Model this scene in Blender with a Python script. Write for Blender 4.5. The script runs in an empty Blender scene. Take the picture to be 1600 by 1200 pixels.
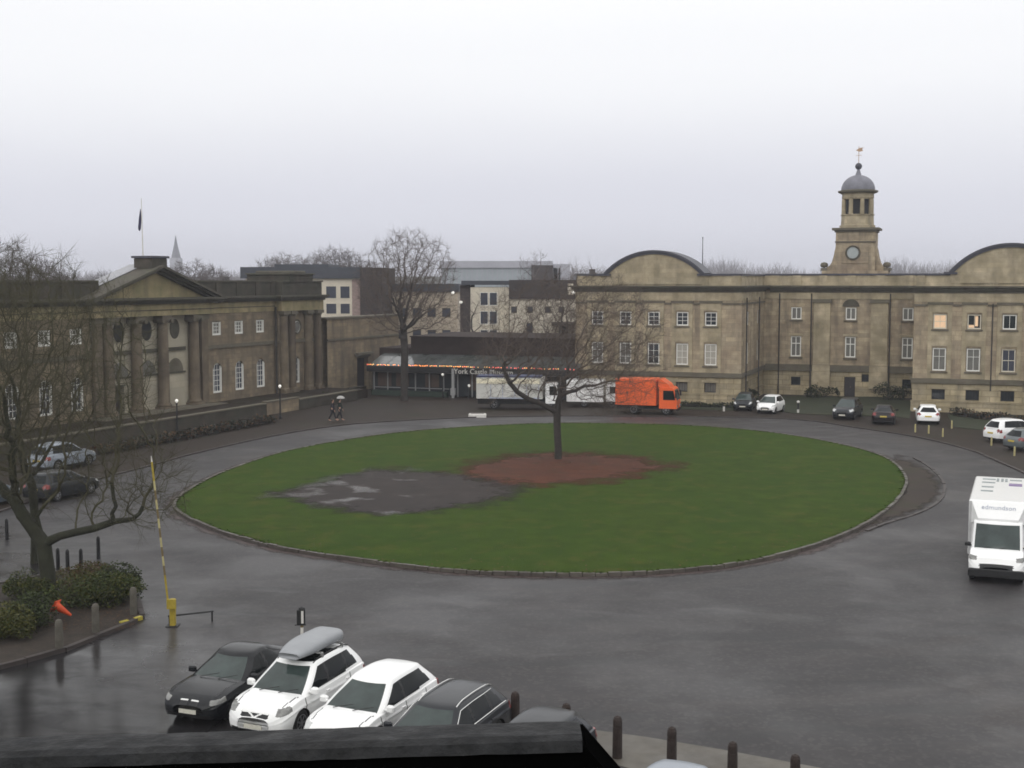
import bpy, math, random
import numpy as np
from mathutils import Vector, Matrix

R = math.radians
S = bpy.context.scene
COL = S.collection

# ------------------------------------------------------------------ camera
CAM_H = 11.5
FPX = 2000.0                      # focal length in pixels of the 1600 px wide photograph
PITCH = math.atan(162 / FPX)      # looking slightly down
cam_d = bpy.data.cameras.new('camera')
cam_d.sensor_width = 36.0
cam_d.lens = 36.0 * FPX / 1600.0
cam_d.clip_start = 0.1
cam_d.clip_end = 6000
cam = bpy.data.objects.new('camera', cam_d)
COL.objects.link(cam)
cam.location = (0, 0, CAM_H)
cam.rotation_euler = (R(90) - PITCH, 0, 0)
S.camera = cam

# ------------------------------------------------------------------ overcast sky, soft sun, exposure
W = bpy.data.worlds.new("World")
S.world = W
W.use_nodes = True
nt = W.node_tree
for n in list(nt.nodes): nt.nodes.remove(n)
out = nt.nodes.new('ShaderNodeOutputWorld')
bg = nt.nodes.new('ShaderNodeBackground'); bg.inputs['Strength'].default_value = 0.1
sky = nt.nodes.new('ShaderNodeTexSky'); sky.sky_type = 'NISHITA'; sky.sun_disc = False
sky.sun_elevation = R(28); sky.sun_rotation = R(200)
sky.dust_density = 6; sky.air_density = 1.5; sky.ozone_density = 1.0
hs = nt.nodes.new('ShaderNodeHueSaturation'); hs.inputs['Saturation'].default_value = 0.15
tc = nt.nodes.new('ShaderNodeTexCoord')
sep = nt.nodes.new('ShaderNodeSeparateXYZ')
rmp = nt.nodes.new('ShaderNodeValToRGB')
rmp.color_ramp.interpolation = 'EASE'
els = rmp.color_ramp.elements
els[0].position = 0.0; els[0].color = (0.73, 0.735, 0.815, 1)
els[1].position = 0.5; els[1].color = (1.35, 1.35, 1.35, 1)
e = els.new(0.05); e.color = (0.79, 0.80, 0.88, 1)
e = els.new(0.17); e.color = (1.02, 1.03, 1.06, 1)
e = els.new(0.25); e.color = (1.10, 1.11, 1.12, 1)
nz = nt.nodes.new('ShaderNodeTexNoise'); nz.inputs['Scale'].default_value = 2.2; nz.inputs['Detail'].default_value = 4
mp = nt.nodes.new('ShaderNodeMapping'); mp.inputs['Scale'].default_value = (1, 1, 3.5)
ma = nt.nodes.new('ShaderNodeMath'); ma.operation = 'MULTIPLY_ADD'
ma.inputs[1].default_value = 0.05; ma.inputs[2].default_value = -0.025
ad = nt.nodes.new('ShaderNodeMath'); ad.operation = 'ADD'
sc10 = nt.nodes.new('ShaderNodeVectorMath'); sc10.operation = 'SCALE'; sc10.inputs['Scale'].default_value = 10.0
mx = nt.nodes.new('ShaderNodeMixRGB'); mx.inputs['Fac'].default_value = 0.93
L = nt.links.new
L(tc.outputs['Generated'], sep.inputs[0]); L(tc.outputs['Generated'], mp.inputs[0]); L(mp.outputs[0], nz.inputs['Vector'])
L(nz.outputs['Fac'], ma.inputs[0]); L(ma.outputs[0], ad.inputs[0]); L(sep.outputs['Z'], ad.inputs[1])
L(ad.outputs[0], rmp.inputs[0]); L(rmp.outputs[0], sc10.inputs[0])
L(sky.outputs[0], hs.inputs['Color']); L(hs.outputs[0], mx.inputs[1]); L(sc10.outputs[0], mx.inputs[2])
L(mx.outputs[0], bg.inputs['Color']); L(bg.outputs[0], out.inputs[0])

sd = bpy.data.lights.new('sun', 'SUN'); sd.energy = 0.5; sd.angle = R(40); sd.color = (1, 0.97, 0.93)
sun = bpy.data.objects.new('sun', sd); COL.objects.link(sun)
sun.rotation_euler = (R(62), 0, R(-20))      # from behind the camera, high in the cloud
S.view_settings.view_transform = 'Standard'
S.view_settings.look = 'None'
S.view_settings.exposure = 0.0
S.view_settings.gamma = 1.0
S.render.film_transparent = False
S.cycles.max_bounces = 6
S.cycles.transparent_max_bounces = 12
S.cycles.volume_bounces = 0
S.cycles.use_denoising = True
S.cycles.filter_width = 1.7
try:
    S.cycles.pixel_filter_type = 'BLACKMAN_HARRIS'
except Exception: pass

# ------------------------------------------------------------------ pixel -> ground helper (photo is 1600 x 1200)
def ray(px, py):
    dx, dy = px - 800, py - 600
    return np.array([dx, FPX * math.cos(PITCH) - dy * math.sin(PITCH), -FPX * math.sin(PITCH) - dy * math.cos(PITCH)]) / FPX
def G(px, py, z=0.0):
    r = ray(px, py); t = (z - CAM_H) / r[2]
    return Vector((r[0] * t, r[1] * t, z))

# ------------------------------------------------------------------ mesh collecting
class MB:
    def __init__(s): s.v = []; s.f = []; s.mi = []; s.pr = []
    def add(s, vs, fs, m=0):
        b = len(s.v); s.v.extend([tuple(x) for x in vs])
        s.f.extend([tuple(i + b for i in f) for f in fs]); s.mi.extend([m] * len(fs))
        k = sum(x[0] for x in vs) / len(vs); s.pr.extend([k] * len(fs)); return s
    def quad(s, a, b, c, d, m=0): return s.add([a, b, c, d], [(0, 1, 2, 3)], m)
    def box(s, x0, x1, y0, y1, z0, z1, m=0, M=None):
        vs = [(x0, y0, z0), (x1, y0, z0), (x1, y1, z0), (x0, y1, z0), (x0, y0, z1), (x1, y0, z1), (x1, y1, z1), (x0, y1, z1)]
        if M is not None: vs = [tuple(M @ Vector(v)) for v in vs]
        return s.add(vs, [(0, 3, 2, 1), (4, 5, 6, 7), (0, 1, 5, 4), (1, 2, 6, 5), (2, 3, 7, 6), (3, 0, 4, 7)], m)
    def bbox(s, x0, x1, y0, y1, z0, z1, b=0.05, m=0):
        # box with chamfered vertical and top edges
        pts = [(x0 + b, y0), (x1 - b, y0), (x1, y0 + b), (x1, y1 - b), (x1 - b, y1), (x0 + b, y1), (x0, y1 - b), (x0, y0 + b)]
        cx, cy = (x0 + x1) / 2, (y0 + y1) / 2
        def inset(k): return [(cx + (x - cx) * (1 - k / abs(x1 - x0) * 2), cy + (y - cy) * (1 - k / abs(y1 - y0) * 2)) for x, y in pts]
        rings = [(pts, z0), (pts, z1 - b), (inset(b), z1)]
        vs = []; fs = []
        for P, z in rings: vs += [(x, y, z) for x, y in P]
        for k in range(2):
            for i in range(8):
                j = (i + 1) % 8; fs.append((k * 8 + i, k * 8 + j, k * 8 + 8 + j, k * 8 + 8 + i))
        fs.append(tuple(range(16, 24))); fs.append(tuple(range(7, -1, -1)))
        return s.add(vs, fs, m)
    def tube(s, p0, p1, r0, r1=None, n=8, m=0, cap=True):
        r1 = r0 if r1 is None else r1
        p0 = Vector(p0); p1 = Vector(p1); d = (p1 - p0)
        if d.length < 1e-6: return s
        d.normalize(); a = d.orthogonal().normalized(); b = d.cross(a)
        vs = []
        for p, r in ((p0, r0), (p1, r1)):
            for i in range(n):
                t = 2 * math.pi * i / n; vs.append(p + (a * math.cos(t) + b * math.sin(t)) * r)
        fs = [(i, (i + 1) % n, n + (i + 1) % n, n + i) for i in range(n)]
        if cap: fs += [tuple(range(n - 1, -1, -1)), tuple(range(n, 2 * n))]
        return s.add(vs, fs, m)
    def path(s, pts, r, n=6, m=0):
        for a, b in zip(pts[:-1], pts[1:]): s.tube(a, b, r, r, n, m)
        return s
    def lathe(s, prof, c=(0, 0, 0), n=16, m=0, axis='z', caps=True):
        vs = []; fs = []
        for (r, h) in prof:
            for i in range(n):
                t = 2 * math.pi * i / n; x, y = r * math.cos(t), r * math.sin(t)
                p = (x, y, h) if axis == 'z' else ((x, h, y) if axis == 'y' else (h, x, y))
                vs.append((p[0] + c[0], p[1] + c[1], p[2] + c[2]))
        k = len(prof)
        for j in range(k - 1):
            for i in range(n):
                i2 = (i + 1) % n; fs.append((j * n + i, j * n + i2, (j + 1) * n + i2, (j + 1) * n + i))
        if caps: fs += [tuple(range(n - 1, -1, -1)), tuple(range((k - 1) * n, k * n))]
        return s.add(vs, fs, m)
    def prism_y(s, poly, y0, y1, m=0):
        # polygon in x,z extruded along y
        n = len(poly)
        vs = [(x, y0, z) for x, z in poly] + [(x, y1, z) for x, z in poly]
        fs = [tuple(range(n)), tuple(range(2 * n - 1, n - 1, -1))] + [(i, n + i, n + (i + 1) % n, (i + 1) % n) for i in range(n)]
        return s.add(vs, fs, m)
    def prism_z(s, poly, z0, z1, m=0):
        n = len(poly)
        vs = [(x, y, z0) for x, y in poly] + [(x, y, z1) for x, y in poly]
        fs = [tuple(range(n - 1, -1, -1)), tuple(range(n, 2 * n))] + [(i, (i + 1) % n, n + (i + 1) % n, n + i) for i in range(n)]
        return s.add(vs, fs, m)
    def mesh(s, name, mats, smooth=False, fix=True):
        me = bpy.data.meshes.new(name)
        me.from_pydata(s.v, [], s.f); me.update()
        if not isinstance(mats, (list, tuple)): mats = [mats]
        for m in mats: me.materials.append(m)
        if len(mats) > 1: me.polygons.foreach_set('material_index', s.mi)
        if smooth: me.polygons.foreach_set('use_smooth', [True] * len(s.f))
        return me
    def build_split(s, name, m, parent, cuts, smooth=False):
        # one part per stretch of the building, cut at the given x positions
        import bisect
        bk = {}
        for f, c in zip(s.f, s.pr):
            bk.setdefault(bisect.bisect(cuts, c), MB()).add([s.v[i] for i in f], [tuple(range(len(f)))])
        return [b.build(name, m, parent, smooth) for k, b in sorted(bk.items())]
    def build(s, name, mats, parent=None, smooth=False):
        o = bpy.data.objects.new(name, s.mesh(name, mats, smooth)); COL.objects.link(o)
        if parent is not None: o.parent = parent
        return o

def tag(o, label=None, cat=None, group=None, kind=None):
    if label: o['label'] = label
    if cat: o['category'] = cat
    if group: o['group'] = group
    if kind: o['kind'] = kind
    return o
def thing(name, label, cat, loc=(0, 0, 0), rz=0.0, group=None):
    o = bpy.data.objects.new(name, None); COL.objects.link(o)
    o.empty_display_size = 0.3
    o.location = loc; o.rotation_euler = (0, 0, rz)
    return tag(o, label, cat, group)
def struct(o): o['kind'] = 'structure'; return o
def copy_obj(o, parent=None):
    c = o.copy(); COL.objects.link(c)
    if parent is not None: c.parent = parent
    return c
def copy_tree(o, parent=None):
    c = copy_obj(o, parent)
    for ch in list(o.children): copy_tree(ch, c)
    return c

# ------------------------------------------------------------------ materials
def mat(name, base, rough=0.6, var=0.25, scale=3.0, detail=6, bump=0.0, bscale=None, metal=0.0, spec=0.4,
        tint=None, tscale=0.4, tamt=0.5, streak=None, brick=None, rvar=0.0, coat=0.0, emit=None, estr=0.0):
    m = bpy.data.materials.new(name); m.use_nodes = True
    t = m.node_tree; B = t.nodes['Principled BSDF']; lk = t.links.new
    B.inputs['Roughness'].default_value = rough; B.inputs['Metallic'].default_value = metal
    B.inputs['Specular IOR Level'].default_value = spec
    if coat: B.inputs['Coat Weight'].default_value = coat; B.inputs['Coat Roughness'].default_value = 0.08
    co = t.nodes.new('ShaderNodeTexCoord')
    col = None
    def rgb(c):
        n = t.nodes.new('ShaderNodeRGB'); n.outputs[0].default_value = (c[0], c[1], c[2], 1); return n.outputs[0]
    def mixn(f, a, b, mode='MIX'):
        n = t.nodes.new('ShaderNodeMixRGB'); n.blend_type = mode
        if isinstance(f, float): n.inputs[0].default_value = f
        else: lk(f, n.inputs[0])
        lk(a, n.inputs[1]); lk(b, n.inputs[2]); return n.outputs[0]
    def noise(sc, det=6, map_scale=None, rough_=0.6):
        n = t.nodes.new('ShaderNodeTexNoise'); n.inputs['Scale'].default_value = sc; n.inputs['Detail'].default_value = det
        n.inputs['Roughness'].default_value = rough_
        if map_scale:
            q = t.nodes.new('ShaderNodeMapping'); q.inputs['Scale'].default_value = map_scale
            lk(co.outputs['Object'], q.inputs[0]); lk(q.outputs[0], n.inputs['Vector'])
        else: lk(co.outputs['Object'], n.inputs['Vector'])
        return n.outputs['Fac']
    def ramp(f, a, b):
        n = t.nodes.new('ShaderNodeMapRange'); n.inputs[1].default_value = a; n.inputs[2].default_value = b; lk(f, n.inputs[0]); n.clamp = True
        return n.outputs[0]
    lo = [c * (1 - var) for c in base]; hi = [min(1, c * (1 + var)) for c in base]
    col = mixn(ramp(noise(scale, detail), 0.3, 0.7), rgb(lo), rgb(hi))
    if brick:
        bw, bh, mort, amt = brick
        bt = t.nodes.new('ShaderNodeTexBrick'); bt.inputs['Scale'].default_value = 1.0
        bt.inputs['Brick Width'].default_value = bw; bt.inputs['Row Height'].default_value = bh; bt.inputs['Mortar Size'].default_value = mort
        bt.inputs['Color1'].default_value = (0.72, 0.72, 0.72, 1); bt.inputs['Color2'].default_value = (1.18, 1.14, 1.06, 1); bt.inputs['Mortar'].default_value = (0.55, 0.53, 0.5, 1)
        bt.inputs['Mortar Smooth'].default_value = 0.3
        sx = t.nodes.new('ShaderNodeSeparateXYZ'); lk(co.outputs['Object'], sx.inputs[0])
        a1 = t.nodes.new('ShaderNodeMath'); a1.operation = 'ADD'; lk(sx.outputs[0], a1.inputs[0]); lk(sx.outputs[1], a1.inputs[1])
        cx = t.nodes.new('ShaderNodeCombineXYZ'); lk(a1.outputs[0], cx.inputs[0]); lk(sx.outputs[2], cx.inputs[1])
        lk(cx.outputs[0], bt.inputs['Vector'])
        col = mixn(float(amt), col, mixn(1.0, col, bt.outputs['Color'], 'MULTIPLY'))
    if tint:
        col = mixn(ramp(noise(tscale, 5), 0.5 - 0.18, 0.5 + 0.22), col, mixn(float(tamt), col, rgb(tint)))
    if streak:
        sc_, amt, cl = streak
        f = ramp(noise(1.0, 5, sc_), 0.48, 0.72)
        mm = t.nodes.new('ShaderNodeMath'); mm.operation = 'MULTIPLY'; lk(f, mm.inputs[0]); mm.inputs[1].default_value = amt
        col = mixn(mm.outputs[0], col, rgb(cl))
    lk(col, B.inputs['Base Color'])
    if rvar:
        rr = t.nodes.new('ShaderNodeMapRange'); rr.inputs[1].default_value = 0.35; rr.inputs[2].default_value = 0.65
        rr.inputs[3].default_value = max(0.03, rough - rvar); rr.inputs[4].default_value = min(1, rough + rvar)
        lk(noise(scale * 0.6, 4), rr.inputs[0]); lk(rr.outputs[0], B.inputs['Roughness'])
    if bump:
        bn = t.nodes.new('ShaderNodeBump'); bn.inputs['Strength'].default_value = bump; bn.inputs['Distance'].default_value = 0.05
        lk(noise(bscale or scale * 4, 4), bn.inputs['Height']); lk(bn.outputs[0], B.inputs['Normal'])
    if emit:
        B.inputs['Emission Color'].default_value = (*emit, 1); B.inputs['Emission Strength'].default_value = estr
    return m

STREAK = ((1.3, 1.3, 0.16), 0.62, (0.085, 0.07, 0.055))
MS = {}
MS['stone'] = mat('sandstone', (0.43, 0.362, 0.255), 0.85, 0.24, 1.6, brick=(0.95, 0.42, 0.015, 0.85), tint=(0.21, 0.155, 0.11), tscale=0.45, tamt=0.85, streak=STREAK, bump=0.15, bscale=9)
MS['stone_base'] = mat('plinth_stone', (0.43, 0.368, 0.258), 0.85, 0.22, 1.2, brick=(1.3, 0.5, 0.035, 0.9), tint=(0.2, 0.16, 0.08), tscale=0.5, tamt=0.7, streak=((1.2, 1.2, 0.15), 0.45, (0.09, 0.08, 0.055)))
MS['stone_trim'] = mat('trim_stone', (0.44, 0.372, 0.262), 0.85, 0.22, 1.0, brick=(1.1, 0.42, 0.012, 0.5), tint=(0.20, 0.17, 0.10), tscale=0.6, tamt=0.8, streak=((0.9, 0.9, 0.2), 0.4, (0.08, 0.07, 0.05)))
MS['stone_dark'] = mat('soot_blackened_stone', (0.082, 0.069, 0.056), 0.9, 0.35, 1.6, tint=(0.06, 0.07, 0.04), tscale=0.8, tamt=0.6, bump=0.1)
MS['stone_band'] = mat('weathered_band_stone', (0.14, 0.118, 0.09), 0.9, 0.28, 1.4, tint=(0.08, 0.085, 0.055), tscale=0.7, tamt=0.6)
MS['fem'] = mat('brown_sandstone', (0.245, 0.197, 0.135), 0.88, 0.2, 1.4, brick=(0.9, 0.38, 0.014, 0.8), tint=(0.115, 0.092, 0.066), tscale=0.4, tamt=0.8, streak=STREAK)
MS['fem_light'] = mat('yellow_frieze_stone', (0.33, 0.265, 0.15), 0.88, 0.2, 1.0, tint=(0.15, 0.15, 0.07), tscale=0.7, tamt=0.7, streak=((1.0, 1.0, 0.2), 0.5, (0.09, 0.075, 0.055)))
MS['fem_pale'] = mat('pale_portico_stone', (0.46, 0.42, 0.33), 0.85, 0.12, 1.0, brick=(1.1, 0.5, 0.012, 0.4), tint=(0.17, 0.15, 0.11), tscale=0.5, tamt=0.6)
MS['fem_col'] = mat('stained_column_stone', (0.165, 0.132, 0.09), 0.88, 0.3, 1.3, tint=(0.085, 0.066, 0.048), tscale=0.5, tamt=0.9, streak=((1.4, 1.4, 0.1), 0.6, (0.055, 0.042, 0.035)))
MS['fem_dark'] = mat('mossy_parapet_stone', (0.062, 0.05, 0.04), 0.92, 0.4, 1.1, brick=(1.4, 0.45, 0.02, 0.4), tint=(0.04, 0.043, 0.03), tscale=0.5, tamt=0.8)
MS['link'] = mat('screen_wall_stone', (0.28, 0.225, 0.15), 0.88, 0.18, 1.0, brick=(0.9, 0.36, 0.014, 0.75), tint=(0.13, 0.1, 0.075), tscale=0.3, tamt=0.8, streak=STREAK)
MS['lead'] = mat('lead_sheet', (0.055, 0.055, 0.068), 0.55, 0.25, 1.5, metal=0.0, tint=(0.05, 0.05, 0.07), tscale=0.8)
MS['lead_dome'] = mat('lead_dome_sheet', (0.19, 0.19, 0.22), 0.6, 0.2, 1.8, tint=(0.11, 0.11, 0.13), tscale=1.2)
MS['lead_pale'] = mat('pale_lead_roof', (0.30, 0.30, 0.32), 0.5, 0.12, 1.2)
MS['slate'] = mat('slate_roof', (0.06, 0.062, 0.075), 0.6, 0.25, 2.0, brick=(0.4, 0.25, 0.01, 0.5))
MS['white'] = mat('white_window_paint', (0.78, 0.77, 0.72), 0.5, 0.05, 4)
MS['cream'] = mat('cream_window_paint', (0.62, 0.57, 0.46), 0.5, 0.07, 3)
MS['glass'] = mat('dark_window_glass', (0.022, 0.026, 0.03), 0.07, 0.3, 0.6, spec=0.5)
MS['glass_dim'] = mat('window_glass_over_blind', (0.16, 0.155, 0.14), 0.15, 0.15, 1.5, spec=0.5)
MS['blind'] = mat('window_with_pale_blind', (0.36, 0.34, 0.29), 0.3, 0.08, 1.2, spec=0.5)
MS['glass_blue'] = mat('bluish_window_glass', (0.05, 0.055, 0.075), 0.1, 0.25, 0.7, spec=0.5)
MS['lit'] = mat('lit_room_window', (0.5, 0.38, 0.25), 0.4, 0.15, 2, emit=(1.0, 0.62, 0.36), estr=0.42)
MS['black'] = mat('black_iron', (0.012, 0.012, 0.013), 0.5, 0.3, 4)
MS['pipe'] = mat('dark_drainpipe_iron', (0.035, 0.031, 0.027), 0.6, 0.3, 3)
MS['door'] = mat('dark_painted_door', (0.025, 0.02, 0.022), 0.5, 0.25, 4)
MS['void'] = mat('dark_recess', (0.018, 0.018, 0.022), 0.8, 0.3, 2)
MS['gold'] = mat('faded_gilding', (0.45, 0.3, 0.2), 0.5, 0.2, 8)
MS['clock'] = mat('pale_clock_dial', (0.34, 0.37, 0.37), 0.5, 0.08, 3)
# ================================================================== ground materials
def asphalt():
    m = bpy.data.materials.new('wet_asphalt'); m.use_nodes = True
    t = m.node_tree; B = t.nodes['Principled BSDF']; lk = t.links.new
    co = t.nodes.new('ShaderNodeTexCoord')
    def noise(sc, det=6, ms=None, rg=0.6, dist=0.0, rot=0):
        n = t.nodes.new('ShaderNodeTexNoise'); n.inputs['Scale'].default_value = sc; n.inputs['Detail'].default_value = det
        n.inputs['Roughness'].default_value = rg; n.inputs['Distortion'].default_value = dist
        if ms:
            q = t.nodes.new('ShaderNodeMapping'); q.inputs['Scale'].default_value = ms; q.inputs['Rotation'].default_value = (0, 0, R(rot))
            lk(co.outputs['Object'], q.inputs[0]); lk(q.outputs[0], n.inputs['Vector'])
        else: lk(co.outputs['Object'], n.inputs['Vector'])
        return n.outputs['Fac']
    def rg(f, a, b, c=0.0, d=1.0):
        n = t.nodes.new('ShaderNodeMapRange'); n.inputs[1].default_value = a; n.inputs[2].default_value = b
        n.inputs[3].default_value = c; n.inputs[4].default_value = d; lk(f, n.inputs[0]); return n.outputs[0]
    def mix(f, a, b):
        n = t.nodes.new('ShaderNodeMixRGB')
        if isinstance(f, float): n.inputs[0].default_value = f
        else: lk(f, n.inputs[0])
        for s, v in ((1, a), (2, b)):
            if isinstance(v, tuple): n.inputs[s].default_value = (*v, 1)
            else: lk(v, n.inputs[s])
        return n.outputs[0]
    c = mix(rg(noise(0.22, 6), 0.3, 0.7), (0.025, 0.0218, 0.0232), (0.037, 0.0328, 0.0345))
    c = mix(rg(noise(30, 3), 0.35, 0.65, 0, 0.5), c, (0.024, 0.023, 0.024))
    # worn tyre lanes swinging round the green
    c = mix(rg(noise(0.5, 5, (0.5, 3.0, 1), 0.6, 0.6, 14), 0.55, 0.75, 0, 0.45), c, (0.056, 0.050, 0.047))
    c = mix(rg(noise(0.10, 6, None, 0.7, 0.4), 0.56, 0.66, 0, 0.5), c, (0.037, 0.028, 0.024))
    # lanes worn by wheels circling the oval green
    sv = t.nodes.new('ShaderNodeSeparateXYZ'); lk(co.outputs['Object'], sv.inputs[0])
    def mth0(op, a, b=0.0):
        n = t.nodes.new('ShaderNodeMath'); n.operation = op
        for i, v in enumerate((a, b)):
            if isinstance(v, (int, float)): n.inputs[i].default_value = v
            else: lk(v, n.inputs[i])
        return n.outputs[0]
    ux = mth0('DIVIDE', mth0('SUBTRACT', sv.outputs[0], 2.5), 21.0); uy = mth0('DIVIDE', mth0('SUBTRACT', sv.outputs[1], 77.0), 27.0)
    rr_ = mth0('SQRT', mth0('ADD', mth0('MULTIPLY', ux, ux), mth0('MULTIPLY', uy, uy))); an = mth0('ARCTAN2', ux, uy)
    cv = t.nodes.new('ShaderNodeCombineXYZ'); lk(mth0('MULTIPLY', rr_, 16.0), cv.inputs[0]); lk(mth0('MULTIPLY', an, 1.1), cv.inputs[1])
    ln_ = t.nodes.new('ShaderNodeTexNoise'); ln_.inputs['Scale'].default_value = 1.0; ln_.inputs['Detail'].default_value = 5; ln_.inputs['Roughness'].default_value = 0.62; lk(cv.outputs[0], ln_.inputs['Vector'])
    c = mix(rg(ln_.outputs['Fac'], 0.5, 0.72, 0, 0.6), c, (0.054, 0.047, 0.045)); c = mix(rg(ln_.outputs['Fac'], 0.28, 0.46, 0.6, 0), c, (0.024, 0.022, 0.022))
    # patches relaid in different years
    vo = t.nodes.new('ShaderNodeTexVoronoi'); vo.inputs['Scale'].default_value = 0.11; lk(co.outputs['Object'], vo.inputs['Vector'])
    sp_ = t.nodes.new('ShaderNodeSeparateColor'); lk(vo.outputs['Color'], sp_.inputs[0]); c = mix(rg(sp_.outputs[0], 0.55, 0.56, 0, 0.18), c, (0.022, 0.021, 0.022))
    # fine aggregate
    ag = t.nodes.new('ShaderNodeTexVoronoi'); ag.inputs['Scale'].default_value = 9.0; lk(co.outputs['Object'], ag.inputs['Vector'])
    sg_ = t.nodes.new('ShaderNodeSeparateColor'); lk(ag.outputs['Color'], sg_.inputs[0]); c = mix(rg(sg_.outputs[1], 0.6, 1.0, 0, 0.4), c, (0.075, 0.07, 0.066))
    # tar repair lines
    c = mix(rg(noise(0.17, 2, (1.0, 5.0, 1), 0.4, 0.2, -12), 0.615, 0.63, 0, 0.5), c, (0.024, 0.024, 0.025))
    lk(c, B.inputs['Base Color'])
    sxy = t.nodes.new('ShaderNodeSeparateXYZ'); lk(co.outputs['Object'], sxy.inputs[0])
    def mth(op, a, b):
        n = t.nodes.new('ShaderNodeMath'); n.operation = op
        for i, v in enumerate((a, b)):
            if isinstance(v, (int, float)): n.inputs[i].default_value = v
            else: lk(v, n.inputs[i])
        return n.outputs[0]
    # the low corner by the planted bed and the parked cars stands under a film of water
    low = mth('ADD', mth('MULTIPLY', sxy.outputs[0], -0.055), mth('MULTIPLY', sxy.outputs[1], -0.035))
    low = rg(mth('ADD', low, mth('MULTIPLY', noise(0.2, 4), 0.9)), -0.62, -0.05)
    sp2 = mix(low, (0.29,) * 3, mix(rg(noise(0.55, 5, (1.0, 1.8, 1), 0.6, 0.6, 35), 0.4, 0.62), (0.13,) * 3, (0.42,) * 3)); lk(sp2, B.inputs['Specular IOR Level'])
    c2 = mix(mth('MULTIPLY', low, 0.75), c, (0.013, 0.013, 0.014)); lk(c2, B.inputs['Base Color'])
    wet = rg(noise(0.16, 5, None, 0.55, 0.3), 0.42, 0.62)
    pud = rg(noise(0.26, 5, (1.0, 1.6, 1), 0.5, 0.6, 20), 0.58, 0.74, 0, 0.4)
    r1 = mix(wet, (0.60,) * 3, (0.42,) * 3); r2 = mix(pud, r1, (0.24,) * 3); r2 = mix(low, r2, mix(rg(noise(0.9, 4), 0.35, 0.65), (0.045,) * 3, (0.13,) * 3))
    lk(r2, B.inputs['Roughness'])
    B.inputs['Specular IOR Level'].default_value = 0.29
    bp = t.nodes.new('ShaderNodeBump'); bp.inputs['Strength'].default_value = 0.06; bp.inputs['Distance'].default_value = 0.02
    lk(noise(38, 2), bp.inputs['Height']); lk(bp.outputs[0], B.inputs['Normal'])
    return m
M_ASPH = asphalt()

def sheet_mat(name, base, hi, tint, sc=1.0, rough=0.7, alpha=False, edge_scale=0.6, pud=None, bump=0.3, bs=8):
    m = mat(name, base, rough, 0.25, sc, tint=tint, tscale=sc * 0.3, tamt=0.8, bump=bump, bscale=bs)
    t = m.node_tree; B = t.nodes['Principled BSDF']; lk = t.links.new
    co = t.nodes.new('ShaderNodeTexCoord')
    if hi:
        n = t.nodes.new('ShaderNodeTexNoise'); n.inputs['Scale'].default_value = sc * 0.8; n.inputs['Detail'].default_value = 7; n.inputs['Roughness'].default_value = 0.7
        lk(co.outputs['Object'], n.inputs['Vector'])
        r = t.nodes.new('ShaderNodeMapRange'); r.inputs[1].default_value = 0.52; r.inputs[2].default_value = 0.7; lk(n.outputs['Fac'], r.inputs[0])
        mx = t.nodes.new('ShaderNodeMixRGB'); lk(r.outputs[0], mx.inputs[0])
        old = B.inputs['Base Color'].links[0].from_socket
        lk(old, mx.inputs[1]); mx.inputs[2].default_value = (*hi, 1); lk(mx.outputs[0], B.inputs['Base Color'])
    if pud:
        n = t.nodes.new('ShaderNodeTexNoise'); n.inputs['Scale'].default_value = pud; n.inputs['Detail'].default_value = 5
        lk(co.outputs['Object'], n.inputs['Vector'])
        r = t.nodes.new('ShaderNodeMapRange'); r.inputs[1].default_value = 0.58; r.inputs[2].default_value = 0.68; r.inputs[3].default_value = rough; r.inputs[4].default_value = 0.14
        px_ = t.nodes.new('ShaderNodeSeparateXYZ'); lk(co.outputs['Object'], px_.inputs[0]); pm_ = t.nodes.new('ShaderNodeMapRange'); pm_.inputs[1].default_value = -10; pm_.inputs[2].default_value = -3; pm_.inputs[3].default_value = 0.11; pm_.inputs[4].default_value = -0.12; lk(px_.outputs[0], pm_.inputs[0])
        pa_ = t.nodes.new('ShaderNodeMath'); lk(n.outputs['Fac'], pa_.inputs[0]); lk(pm_.outputs[0], pa_.inputs[1]); lk(pa_.outputs[0], r.inputs[0]); lk(r.outputs[0], B.inputs['Roughness'])
    if alpha:
        at = t.nodes.new('ShaderNodeAttribute'); at.attribute_name = 'edge'
        n = t.nodes.new('ShaderNodeTexNoise'); n.inputs['Scale'].default_value = edge_scale; n.inputs['Detail'].default_value = 8; n.inputs['Roughness'].default_value = 0.68
        lk(co.outputs['Object'], n.inputs['Vector'])
        a = t.nodes.new('ShaderNodeMath'); a.operation = 'MULTIPLY_ADD'; a.inputs[1].default_value = 1.9; a.inputs[2].default_value = -0.95; lk(n.outputs['Fac'], a.inputs[0])
        b = t.nodes.new('ShaderNodeMath'); b.operation = 'ADD'; lk(a.outputs[0], b.inputs[0]); lk(at.outputs['Fac'], b.inputs[1])
        r = t.nodes.new('ShaderNodeMapRange'); r.inputs[1].default_value = 0.12; r.inputs[2].default_value = 0.72; lk(b.outputs[0], r.inputs[0])
        lk(r.outputs[0], B.inputs['Alpha'])
    return m

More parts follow.
